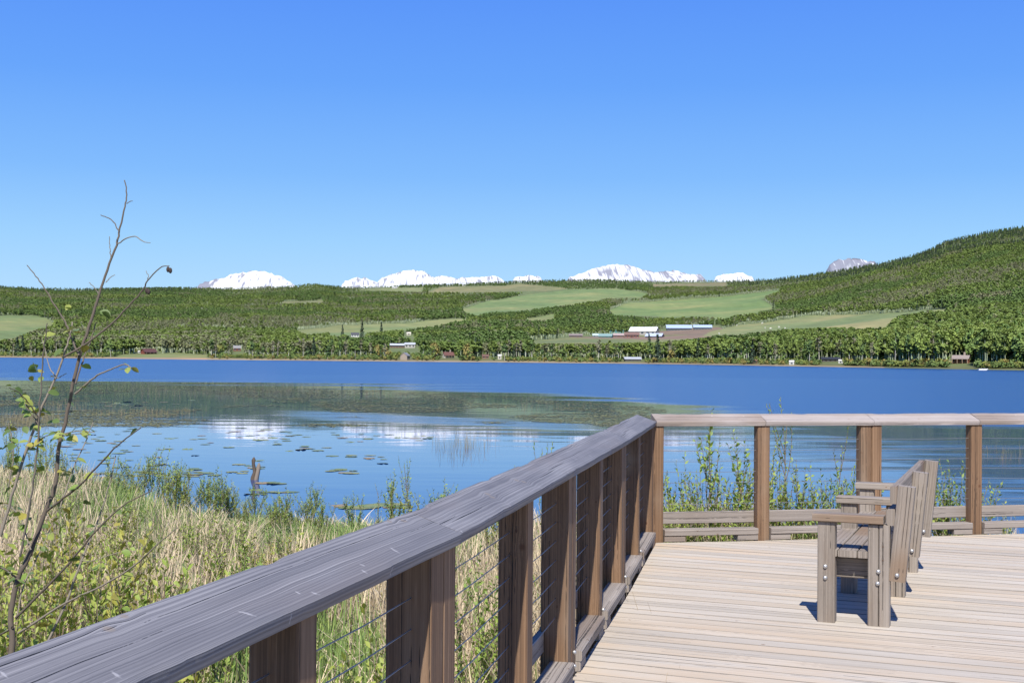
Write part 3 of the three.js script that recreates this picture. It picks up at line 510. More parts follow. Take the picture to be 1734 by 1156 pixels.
{
  const deck = top('boardwalk_deck', new THREE.Group()); deck.userData.kind = 'structure';
  // outline: left run, far run, then round behind the viewer
  const outline = [...LEFT.map((p) => [p.x, p.z]), ...farPts.slice(1).map((p) => [p.x, p.z]), [9, farPts[4].z - 1.0], [9, 4], [LEFT[0].x, 4]];
  const clip = (poly, n, c, keep) => { const out = []; for (let i = 0; i < poly.length; i++) { const a = poly[i], b = poly[(i + 1) % poly.length], da = a[0] * n.x + a[1] * n.z - c, db = b[0] * n.x + b[1] * n.z - c; if (da * keep >= 0) out.push(a); if (da * db < 0) { const t = da / (da - db); out.push([a[0] + (b[0] - a[0]) * t, a[1] + (b[1] - a[1]) * t]); } } return out; };
  const pitch = 0.144, gap = 0.010;
  let lo = 1e9, hi = -1e9; for (const p of outline) { const s = p[0] * LEN.x + p[1] * LEN.z; lo = Math.min(lo, s); hi = Math.max(hi, s); }
  lo = Math.max(lo, 2.2);
  for (let s = lo; s < hi; s += pitch) {
    let poly = clip(outline, LEN, s, 1); poly = clip(poly, LEN, s + pitch - gap, -1);
    if (poly.length < 3) continue;
    const uo = R() * 9, vo = Math.floor(R() * 6) * 0.29 + R() * 0.1, y1 = rr(-0.0015, 0.0015), y0 = y1 - 0.036, ch = 0.003;
    const cen = poly.reduce((a, p) => [a[0] + p[0] / poly.length, a[1] + p[1] / poly.length], [0, 0]);
    const pos = [], uv = [], UV = (p) => [uo + p[0] * ARM.x + p[1] * ARM.z, vo + (p[0] * LEN.x + p[1] * LEN.z - s)];
    const ring = (sh, y) => poly.map((p) => { const q = p[0] * LEN.x + p[1] * LEN.z - s, mid = (pitch - gap) / 2, t = (q - mid) / mid * sh; return [p[0] - LEN.x * t, y, p[1] - LEN.z * t]; });
    const A = ring(ch, y1), B = ring(0, y1 - ch), C = ring(0, y0), n = poly.length;
    const tri = (a, b, c) => { for (const p of [a, b, c]) { pos.push(...p); uv.push(...UV([p[0], p[2]])); } };
    let area = 0; for (let i = 0; i < n; i++) { const a = poly[i], b = poly[(i + 1) % n]; area += a[0] * b[1] - b[0] * a[1]; }
    const f = area < 0;
    for (let i = 1; i < n - 1; i++) f ? tri(A[0], A[i], A[i + 1]) : tri(A[0], A[i + 1], A[i]);
    const flat = pos.length / 3;
    for (let i = 0; i < n; i++) { const k = (i + 1) % n; for (const [P, Q] of [[A, B], [B, C]]) f ? (tri(P[i], Q[i], P[k]), tri(P[k], Q[i], Q[k])) : (tri(P[i], P[k], Q[i]), tri(P[k], Q[k], Q[i])); }
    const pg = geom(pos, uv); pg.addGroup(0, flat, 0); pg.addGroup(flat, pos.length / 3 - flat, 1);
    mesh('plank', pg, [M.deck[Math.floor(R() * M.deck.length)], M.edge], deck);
  }
  // joists and rim beams that carry the planks
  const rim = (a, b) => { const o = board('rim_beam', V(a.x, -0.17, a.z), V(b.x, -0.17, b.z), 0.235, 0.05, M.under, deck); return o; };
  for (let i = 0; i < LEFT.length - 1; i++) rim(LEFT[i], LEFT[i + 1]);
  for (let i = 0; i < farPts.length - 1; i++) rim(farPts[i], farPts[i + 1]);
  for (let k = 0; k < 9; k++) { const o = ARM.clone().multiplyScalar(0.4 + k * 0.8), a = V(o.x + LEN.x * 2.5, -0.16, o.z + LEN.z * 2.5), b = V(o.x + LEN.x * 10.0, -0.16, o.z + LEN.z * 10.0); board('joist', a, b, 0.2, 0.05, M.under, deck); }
}

// ---------------------------------------------------------------- railing
// the sloping cap: 184 x 40 mm plank tipped down towards the deck, edges worn
function capGeom(L, seed, flip, uo) {
  const prof = [], w = 0.19, t = 0.046, c = 0.007, r = rng(seed);
  const corners = [[0, 0], [w, 0], [w, -t], [0, -t]];
  const steps = Math.max(6, Math.round(L / 0.03)), pts = [];
  for (let k = 0; k <= 12; k++) pts.push([c + (w - 2 * c) * k / 12, 0]);
  pts.push([w - c * 0.3, -c * 0.3], [w, -c], [w, -t / 2], [w, -t + c], [w - c, -t]);
  for (let k = 1; k < 3; k++) pts.push([w - c - (w - 2 * c) * k / 3, -t]);
  pts.push([c, -t], [0, -t + c], [0, -t / 2], [0, -c], [c * 0.3, -c * 0.3]);
  const n = pts.length, pos = [], uv = [], idx = []; let peri = [0];
  for (let k = 1; k <= n; k++) peri.push(peri[k - 1] + Math.hypot(pts[k % n][0] - pts[k - 1][0], pts[k % n][1] - pts[k - 1][1]));
  for (let i = 0; i <= steps; i++) {
    const x = L * i / steps;
    for (let k = 0; k <= n; k++) {
      let [z, y] = pts[k % n];
      const edge = (z < 0.02 || z > w - 0.02) && y > -t * 0.8 ? 1 : 0, wear = edge * sstep(0.55, 0.85, fbm(x * 7 + seed, z > 0.1 ? 3 : 8, 3)) * 0.006;
      z += (z < 0.1 ? 1 : -1) * wear + (fbm(x * 3 + seed * 2, k * 0.2, 2) - 0.5) * 0.0025; y += -wear * 0.5 + (fbm(x * 2.4 + seed, z * 14, 2) - 0.5) * 0.0035;
      pos.push(x, y, z - w / 2); uv.push(uo + x, 0.03 + peri[k]);
    }
  }
  for (let i = 0; i < steps; i++) for (let k = 0; k < n; k++) { const a = i * (n + 1) + k, b = a + n + 1; idx.push(a, a + 1, b, a + 1, b + 1, b); }
  for (const i of [0, steps]) { const o = pos.length / 3; for (let k = 0; k < n; k++) { const q = (i * (n + 1) + k) * 3; pos.push(pos[q], pos[q + 1], pos[q + 2]); uv.push(uo + pos[q + 1], pos[q + 2] + 0.2); } for (let k = 1; k < n - 1; k++) i ? idx.push(o, o + k + 1, o + k) : idx.push(o, o + k, o + k + 1); }
  return toCreasedNormals(geom(pos, uv, idx), 0.7);
}
const TILT = 0.345;
function railing(label, path, posts, capM, seed) {
  const g = thing('wooden_railing', label, 'railing', V(0, 0, 0), 0);
  const dirs = path.slice(1).map((p, i) => p.clone().sub(path[i]).normalize());
  const outward = (d) => V(d.z, 0, -d.x);   // away from the deck, to the left of travel
  const at = (s, dd) => s;
  // caps: one plank for each straight run
  path.slice(1).forEach((b, i) => {
    const a = path[i], d = dirs[i], o = outward(d), L = a.distanceTo(b);
    const c = mesh('cap_rail', capGeom(L - 0.006, seed + i * 7, 0, (seed * 1.3 + i * 1.7) % 5), capM, g);
    const mid = a.clone().addScaledVector(d, 0.003).addScaledVector(o, 0.087); mid.y = 1.092;
    const y = V(0, Math.cos(TILT), 0).addScaledVector(o, -Math.sin(TILT)), z = o.clone().multiplyScalar(Math.cos(TILT)).add(V(0, Math.sin(TILT), 0));
    c.quaternion.setFromRotationMatrix(new THREE.Matrix4().makeBasis(d, y, V().crossVectors(d, y))); c.position.copy(mid);
    // kerb on blocks, lower rail on the outer side
  });
  // posts: [segment, distance along it, depth along run, width across]
  const spots = posts.map(([i, t, along, across]) => ({ i, p: path[i].clone().lerp(path[i + 1], t), along, across }));
  for (const q of spots) {
    const d = dirs[q.i], o = outward(d), n = q.along > 0.2 ? 2 : 1, each = q.along / n;
    for (let k = 0; k < n; k++) {
      const c = q.p.clone().addScaledVector(d, (k - (n - 1) / 2) * (each + 0.004)).addScaledVector(o, 0.026 + q.across / 2);
      const topY = 1.028 + (0.026 + q.across / 2 - 0.087) * Math.tan(TILT) + 0.012 + 0.02;
      const po = mesh('post', lumber(topY + 1.55, each, q.across, 0.007), M.post, g);
      aim(po, V(c.x, -1.55, c.z), V(0, 1, 0), d);
    }
  }
  for (let k = 0; k < spots.length - 1; k++) {
    const a = spots[k], b = spots[k + 1], d = b.p.clone().sub(a.p).normalize(), o = outward(d);
    const p = a.p.clone().addScaledVector(d, a.along / 2 + 0.004).addScaledVector(o, 0.055), q = b.p.clone().addScaledVector(d, -b.along / 2 - 0.004).addScaledVector(o, 0.055);
    board('kerb', V(p.x, 0.083, p.z), V(q.x, 0.083, q.z), 0.055, 0.125, M.curb, g);
    const L = p.distanceTo(q);
    if (L > 0.5) for (const [s, e] of [[0, 0.19], [L - 0.19, L]]) board('kerb_block', p.clone().addScaledVector(d, s).setY(0.028), p.clone().addScaledVector(d, e).setY(0.028), 0.05, 0.11, M.curb, g);
    const across = (a.across + b.across) / 2 + 0.035, p2 = a.p.clone().addScaledVector(o, across), q2 = b.p.clone().addScaledVector(o, across);
    board('lower_rail', V(p2.x, 0.2, p2.z), V(q2.x, 0.2, q2.z), 0.105, 0.038, M.curb, g);
    for (let c = 0; c < 7; c++) {
      const y = 0.33 + c * 0.094, off = 0.012 + a.across * 0.62, u = a.p.clone().addScaledVector(o, off), v = b.p.clone().addScaledVector(o, off), m = u.clone().lerp(v, 0.5);
      u.y = v.y = y; m.y = y - 0.006;
      mesh('cable', limb([u, u.clone().lerp(m, 0.5), m, m.clone().lerp(v, 0.5), v], 0.0022, 0.0022, 5), M.cable, g);
    }
    if (a.across > 0.11) for (const yy of [0.06, 0.13]) { const bo = mesh('bolt', new THREE.SphereGeometry(0.011, 8, 6), M.steel, g); const w = a.p.clone().addScaledVector(o, 0.012); bo.position.set(w.x, yy, w.z); bo.scale.set(1, 1, 0.6); }
  }
  return g;
}
const frac = (p, a, b) => p.clone().sub(a).dot(b.clone().sub(a).normalize()) / a.distanceTo(b);
const leftPath = [back, inner[1], feet.p5, feet.corner];
railing('weathered dark grey plank topped cable railing running out along the reeds', leftPath,
  [[0, 0.12, 0.13, 0.14], [0, frac(onLevel(566, 1045, 1.02), back, inner[1]), 0.11, 0.125], [0, 0.985, 0.25, 0.145], [1, frac(onLevel(922, 848, 1.02), inner[1], feet.p5), 0.13, 0.125], [1, frac(feet.p3, inner[1], feet.p5), 0.25, 0.14], [1, frac(feet.p4, inner[1], feet.p5), 0.13, 0.14], [1, 0.985, 0.25, 0.14], [2, frac(feet.p6, feet.p5, feet.corner), 0.13, 0.14], [2, 0.975, 0.13, 0.14]], M.cap, 4);
railing('pale grey plank topped cable railing across the lake end behind bench', farPts,
  [[0, 0.02, 0.11, 0.1], [0, 0.99, 0.115, 0.1], [1, 0.985, 0.205, 0.1], [2, 0.985, 0.115, 0.1], [3, 0.9, 0.115, 0.1]], M.capPale, 9);

// ---------------------------------------------------------------- bench
{
  const base = onLevel(1384, 1052.5, 0), g = thing('wooden_bench', 'long weathered plank bench with three armrests on the pale deck', 'bench', base, 0);
  const L = (a, h, l) => V(0, h, 0).addScaledVector(ARM, a).addScaledVector(LEN, l);
  const bd = (name, p, q, hgt, wid, up, ch = 0.005) => board(name, p, q, hgt, wid, M.bench, g, ch, up);
  const SPAN = 1.07;
  const bolt = (a, h, l) => { const b = mesh('bolt', new THREE.SphereGeometry(0.014, 10, 8), M.steel, g); b.position.copy(L(a, h, l)); b.scale.set(1, 1, 0.7); };
  for (let k = 0; k < 3; k++) {
    const l = k * SPAN, T = 0.09;
    bd('front_leg', L(0.053, 0, l + T / 2), L(0.053, 0.62, l + T / 2), T, 0.106, LEN);
    for (const a of [0.333, 0.399]) bd('rear_leg', L(a, 0, l + T / 2), L(a, 0.615, l + T / 2), T, 0.062, LEN);
    bd('armrest', L(-0.03, 0.645, l + T / 2), L(0.395, 0.645, l + T / 2), 0.047, 0.135);
    bd('bearer', L(0.0, 0.335, l + T + 0.05), L(0.5, 0.335, l + T + 0.05), 0.14, 0.042);
    const lean = V(0.085, 0.57, 0), p = L(0.472, 0.28, l + T * 0.5);
    const q = p.clone().addScaledVector(ARM, 0.055).add(V(0, 0.575, 0));
    bd('back_post', p, q, 0.088, 0.098, LEN);
    bolt(0.05, 0.345, l - 0.004); bolt(0.05, 0.275, l - 0.004); bolt(0.366, 0.335, l - 0.004); bolt(0.362, 0.262, l - 0.004); bolt(0.475, 0.32, l - 0.006);
  }
  const end = SPAN * 2 + 0.1;
  for (let k = 0; k < 3; k++) bd('seat_slat', L(0.06 + k * 0.118, 0.428, 0.015), L(0.06 + k * 0.118, 0.428, end), 0.042, 0.112);
  bd('back_board', L(0.452, 0.80, 0.01), L(0.452, 0.80, end), 0.105, 0.045);
  bd('back_board', L(0.436, 0.665, 0.01), L(0.436, 0.665, end), 0.10, 0.045);
}

// ---------------------------------------------------------------- reeds and grass
function blades(seed, n, hmin, hmax, width, bendy, spread) {
  const r = rng(seed), pos = [], idx = [];
  for (let i = 0; i < n; i++) {
    const a = r() * 6.28, rad = spread * Math.sqrt(r()), bx = Math.cos(a) * rad, bz = Math.sin(a) * rad, h = lerp(hmin, hmax, r()), dir = r() * 6.28, b = bendy * (0.2 + r()) * h, brk = r() < 0.28 ? 0.35 + 0.45 * r() : 2, wx = Math.cos(dir + 1.57 + (r() - 0.5)), wz = Math.sin(dir + 1.57 + (r() - 0.5)), w = width * (0.6 + 0.8 * r()), k0 = pos.length / 3;
    for (let s = 0; s <= 4; s++) {
      const t = s / 4; let x = bx + Math.cos(dir) * b * t * t, z = bz + Math.sin(dir) * b * t * t, y = h * t * (1 - 0.15 * t * b / h);
      if (t > brk) { const e = (t - brk) * h; x += Math.cos(dir) * e * 0.9; z += Math.sin(dir) * e * 0.9; y = h * brk - e * 0.35; }
      const ww = w * (1 - 0.82 * t * t) * 0.5;
      pos.push(x - wx * ww, y, z - wz * ww, x + wx * ww, y, z + wz * ww);
    }
    for (let s = 0; s < 4; s++) { const o = k0 + s * 2; idx.push(o, o + 1, o + 2, o + 1, o + 3, o + 2); }
  }
  return geom(pos, null, idx);
}
const underDeck = (x, d) => { // inside the deck outline, with a margin
  const z = -d; if (x > 9.2) return false;
  for (const p of [LEFT, farPts]) for (let i = 0; i < p.length - 1; i++) { const a = p[i], b = p[i + 1], nx = b.z - a.z, nz = -(b.x - a.x), l = Math.hypot(nx, nz), s = ((x - a.x) * nx + (z - a.z) * nz) / l; if (s > -0.24) return false; }
  return true;
};
{
  const mat = new THREE.MeshPhysicalMaterial({ roughness: 0.8, transmission: 0.25, thickness: 0 });
  const kinds = { dry: [blades(1, 12, 0.45, 1.15, 0.019, 0.35, 0.18), blades(2, 12, 0.3, 0.95, 0.021, 0.9, 0.24), blades(3, 11, 0.5, 1.2, 0.017, 0.22, 0.16)], green: [blades(4, 12, 0.4, 0.95, 0.016, 0.3, 0.13), blades(5, 13, 0.3, 0.75, 0.014, 0.45, 0.16)] };
  const sets = {}; for (const k in kinds) sets[k] = kinds[k].map(() => [[], []]);
  const q = new THREE.Quaternion(), e = new THREE.Euler();
  let n = 0;
  for (let i = 0; i < 90000 && n < 21000; i++) {
    const strip = n > 18200, d = strip ? rr(12.2, 21.5) : lerp(2.5, 44, Math.pow(R(), 1.25)), x = strip ? rr(0.4, 6.5) : lerp(-0.52 * d - 2, 0.5 * d + 2, R()), e0 = bankZ(x) - d;
    if (e0 < -0.5 || underDeck(x, d) || x > 14) continue;
    const g = fbm(x * 0.55 + 20, d * 0.42, 3), kind = R() < sstep(0.44, 0.6, g) * 0.75 + 0.16 + (d > 14 && x < 0 ? 0.28 : 0) ? 'green' : 'dry', v = Math.floor(R() * kinds[kind].length), set = sets[kind][v];
    const sc = rr(0.65, 1.1) * (0.75 + 0.5 * fbm(x * 0.3, d * 0.3, 2)) * (e0 < 0.6 ? 0.6 : 1), px = W / 2 + F * x / d, lim = Math.max(0.24, (EYE - d * (px > 900 ? 0.103 : lerp(0.085, 0.122, sstep(120, 420, px))) - marshY(x, d)) / 1.1);
    e.set((R() - 0.5) * 0.25, R() * 6.28, (R() - 0.5) * 0.25); q.setFromEuler(e);
    set[0].push(new THREE.Matrix4().compose(V(x, marshY(x, d) - 0.03, -d), q, V(sc, Math.min(sc, lim * rr(0.75, 1.1)), sc)));
    const t = R(), b = rr(0.75, 1.15);
    set[1].push(kind === 'dry' ? new THREE.Color().setRGB(lerp(0.48, 0.70, t) * b, lerp(0.39, 0.57, t) * b, lerp(0.25, 0.38, t) * b) : new THREE.Color().setRGB(lerp(0.16, 0.28, t) * b, lerp(0.27, 0.36, t) * b, lerp(0.06, 0.09, t) * b));
    n++;
  }
  const lab = { dry: 'bleached straw coloured reeds standing dead in the marsh', green: 'fresh green grass shoots growing up through the reeds' };
  for (const k in kinds) kinds[k].forEach((g, v) => stuffInst(k === 'dry' ? 'dry_reeds' : 'green_grass', g, mat, sets[k][v][0], sets[k][v][1], lab[k], k === 'dry' ? 'reeds' : 'grass'));
  // thin stalks standing in the shallow water
  const stalk = blades(9, 5, 0.25, 0.6, 0.008, 0.2, 0.3), ms = [], cs = [];
  const clumps = [[40, 716, 60, 14, 200], [330, 668, 200, 14, 120], [250, 705, 120, 8, 90], [460, 660, 120, 10, 110], [780, 760, 60, 25, 40], [900, 690, 120, 10, 50], [650, 668, 90, 6, 60], [1700, 780, 40, 14, 16], [100, 690, 110, 10, 90]];
  for (const [cx, cy, sx, sy, k] of clumps) for (let i = 0; i < k; i++) { const p = onLevel(cx + (R() + R() - 1) * sx, cy + (R() + R() - 1) * sy, WATER - 0.05), sc = rr(0.6, 1.3); q.setFromAxisAngle(V(0, 1, 0), R() * 6.28); ms.push(new THREE.Matrix4().compose(p, q, V(sc, sc, sc))); const b = rr(0.7, 1.1); cs.push(new THREE.Color().setRGB(0.30 * b, 0.25 * b, 0.13 * b)); }
  stuffInst('water_reeds', stalk, mat, ms, cs, 'thin dry stalks standing in the shallow water', 'reeds');
}

// ---------------------------------------------------------------- leafy shrubs
function leafGeom(len, wid, fold = 0.25) {   // pointed oval blade along +x, folded on its midrib, base at the origin
  const xs = [0, 0.25, 0.55, 0.82, 1], ws = [0.1, 0.85, 1, 0.6, 0], pos = [], idx = [];
  xs.forEach((x, i) => { const w = ws[i] * wid / 2, y = -0.16 * len * x * x; pos.push(x * len, y + fold * w, -w, x * len, y, 0, x * len, y + fold * w, w); });
  for (let i = 0; i < 4; i++) { const a = i * 3; idx.push(a, a + 1, a + 3, a + 1, a + 4, a + 3, a + 1, a + 2, a + 4, a + 2, a + 5, a + 4); }
  return geom(pos, null, idx);
}
const leafSmall = (() => { const g = geom([0, 0, 0, 0.45, 0.03, -0.22, 1, -0.06, 0, 0.45, 0.03, 0.22, 0.5, -0.03, 0], null, [0, 4, 1, 1, 4, 2, 0, 3, 4, 4, 3, 2]); return g; })();
function shrubShape(seed, o) {
  const r = rng(seed), st = [], lv = [], m = new THREE.Matrix4(), q = new THREE.Quaternion(), e = new THREE.Euler();
  const stem = (from, dir, len, rad, lev) => {
    const pts = [from.clone()]; let p = from.clone(), d = dir.clone(); const n = 6;
    for (let i = 1; i <= n; i++) { d.add(V((r() - 0.5) * 0.35, 0.06 + r() * 0.1, (r() - 0.5) * 0.35)).normalize(); p = p.clone().addScaledVector(d, len / n); pts.push(p); }
    st.push(limb(pts, rad, rad * 0.35, 5));
    const L = Math.max(3, Math.round(len * o.leaves));
    for (let i = 0; i < L; i++) { const t = lerp(o.low, 1.02, i / L) * n, k = Math.min(n - 1, Math.floor(t)), c = pts[k].clone().lerp(pts[k + 1], Math.min(1, t - k)), s = o.leaf * (0.55 + 0.7 * r()) * (i > L * 0.85 ? 0.7 : 1); e.set((r() - 0.5) * 1.4, r() * 6.28, 0.2 + r() * 0.75, 'YXZ'); q.setFromEuler(e); m.compose(c, q, V(s, s, s * o.broad)); lv.push(leafSmall.clone().applyMatrix4(m)); }
    if (lev > 0) for (let k = 0; k < o.twigs; k++) { const t = lerp(0.25, 0.9, r()) * n, i = Math.floor(t); stem(pts[i].clone().lerp(pts[i + 1], t - i), d.clone().multiplyScalar(0.5).add(V(r() - 0.5, 0.35, r() - 0.5).normalize()).normalize(), len * lerp(0.2, 0.42, r()), rad * 0.5, lev - 1); }
  };
  for (let i = 0; i < o.stems; i++) { const a = r() * 6.28, t = o.spread * r(); stem(V(Math.cos(a) * 0.1 * r(), -0.05, Math.sin(a) * 0.1 * r()), V(Math.cos(a) * t, 1, Math.sin(a) * t).normalize(), rrr(r, 0.62, 1.0), o.rad, 1); }
  return { trunk: mergeGeometries(st), crown: mergeGeometries(lv) };
}
function rrr(r, a, b) { return a + (b - a) * r(); }
const leafMatT = (r, g, b) => new THREE.MeshPhysicalMaterial({ color: new THREE.Color().setRGB(r, g, b), roughness: 0.55, transmission: 0.4, thickness: 0, specularIntensity: 0.6 });
{
  const shapes = [1, 2, 3, 4].map((k) => shrubShape(k * 19, { stems: 7, spread: 0.5, rad: 0.006, leaves: 46, low: 0.15, leaf: 0.047, broad: 1.15, twigs: 8 }));
  const slim = [1, 2, 3].map((k) => shrubShape(k * 41, { stems: 1, spread: 0.12, rad: 0.008, leaves: 50, low: 0.2, leaf: 0.034, broad: 1.1, twigs: 9 }));
  const lm = [leafMatT(0.30, 0.40, 0.07), leafMatT(0.36, 0.42, 0.08), leafMatT(0.26, 0.37, 0.08), leafMatT(0.42, 0.40, 0.08)], sm = plain(0.20, 0.15, 0.10, 0.9);
  let k = 0;
  const put = (x, topY, d, kind, name, label, group, tint) => {
    const t = atDepth(x, topY, d), y = marshY(t.x, d), h = Math.max(0.35, t.y - Math.max(y, WATER)), c = tint ?? k % 3; k++;
    const sh = kind === 'slim' ? slim[k % 3] : shapes[k % 4];
    plant(name, label, 'shrub', group, sh, kind + (kind === 'slim' ? k % 3 : k % 4) + 'c' + c, sm, lm[c], V(t.x, Math.max(y, WATER - 0.05), -d), h, kind === 'slim' ? clamp(0.55 / h * 1.2, 0.5, 1) : clamp(0.85 / h, 0.6, 1.15), { stem: 'stems', crown: 'foliage' });
  };
  // bank shrubs against the water
  for (const [x, y] of [[60, 735], [96, 742], [140, 775], [190, 772], [228, 800], [262, 748], [285, 760], [310, 792], [348, 796], [372, 806], [398, 812], [430, 822], [470, 836], [500, 842], [522, 812], [548, 850], [20, 715], [35, 760], [80, 770], [112, 790], [168, 800], [206, 785], [240, 775], [275, 800], [298, 775], [328, 815], [362, 790], [385, 830], [412, 838], [450, 845], [486, 825], [8, 770], [50, 790], [150, 815], [185, 830], [225, 838], [535, 838]]) { const X = (x - 867) / F * 27, d = Math.min(34, bankZ(X * 1.05) - rr(0.2, 5)); put(x, y, d, 'full', 'bank_shrub', 'leafy green shrub at the edge of the open water beside the reeds', 'shrubs along the near bank'); }
  for (const [x, y, d] of [[640, 793, 19], [697, 766, 18], [668, 806, 18.5], [716, 820, 18], [745, 818, 17.5], [760, 812, 18], [804, 797, 17], [915, 733, 14.5], [895, 768, 15], [850, 815, 16], [600, 838, 20]]) put(x, y, d, y < 800 ? 'slim' : 'full', 'bank_sapling', 'slender leafy sapling rising behind the grey plank railing', 'saplings behind the grey railing');
  for (const [x, y, d, kind] of [[1125, 760, 13.5, 'full'], [1150, 800, 13.6, 'full'], [1178, 790, 13.8, 'slim'], [1205, 724, 13.4, 'full'], [1232, 782, 14, 'full'], [1262, 770, 14.2, 'slim'], [1250, 805, 13.5, 'full'], [1316, 775, 14, 'full'], [1330, 664, 14.5, 'slim'], [1352, 800, 14, 'full'], [1364, 782, 14.6, 'slim'], [1378, 815, 14, 'full'], [1403, 674, 15, 'slim'], [1430, 770, 14.6, 'slim'], [1412, 800, 14.4, 'full'], [1448, 800, 14.6, 'full'], [1585, 785, 14.3, 'full'], [1600, 770, 14.5, 'slim'], [1625, 790, 14.4, 'full'], [1640, 755, 14.6, 'slim'], [1570, 800, 14.4, 'slim'], [1135, 800, 13.5, 'full'], [1700, 850, 14.4, 'full'], [1120, 782, 14, 'slim'], [1165, 775, 14.2, 'full'], [1190, 800, 13.6, 'slim'], [1220, 795, 14.4, 'slim'], [1275, 800, 14, 'full'], [1325, 790, 14.2, 'slim'], [1340, 806, 13.8, 'full'], [1392, 790, 14.2, 'full'], [1425, 806, 14, 'slim'], [1440, 785, 14.4, 'full'], [1455, 812, 14, 'full'], [1580, 812, 14.2, 'slim'], [1612, 800, 14.2, 'full'], [1632, 812, 14.2, 'full']])
    put(x, y, d, kind, 'lakeside_shrub', 'green leafy shrub growing between the pale railing and the lake', 'shrubs behind the pale railing');
  for (const [x, y, d, t] of [[285, 868, 7.4, 3], [262, 900, 7.2, 1], [130, 930, 6.6, 1], [180, 985, 6.2, 3], [60, 1000, 6, 1], [330, 960, 7, 0], [150, 1040, 5.4, 1], [240, 1000, 6.4, 0], [30, 860, 8.5, 3], [90, 880, 9, 0], [410, 900, 12, 0], [470, 880, 15, 2], [330, 850, 15, 0], [220, 840, 16, 1], [120, 830, 18, 2], [560, 905, 15, 0], [880, 985, 8.2, 0], [620, 1010, 6.6, 1], [800, 960, 8.6, 2], [20, 900, 8, 1], [50, 850, 11, 0], [110, 870, 10, 3], [200, 905, 8.6, 0], [230, 875, 11, 1], [300, 905, 8, 0], [360, 885, 12, 1], [420, 930, 9, 2], [500, 905, 12, 1], [160, 860, 13, 1], [75, 930, 7, 0], [10, 960, 6.4, 1], [390, 865, 16, 0], [450, 900, 14, 3], [300, 1000, 6.2, 1], [520, 890, 16, 1]])
    put(x, y, d, 'full', 'marsh_shrub', 'yellow green shrub growing up among the straw coloured reeds', 'shrubs in the reed bed', t);
}

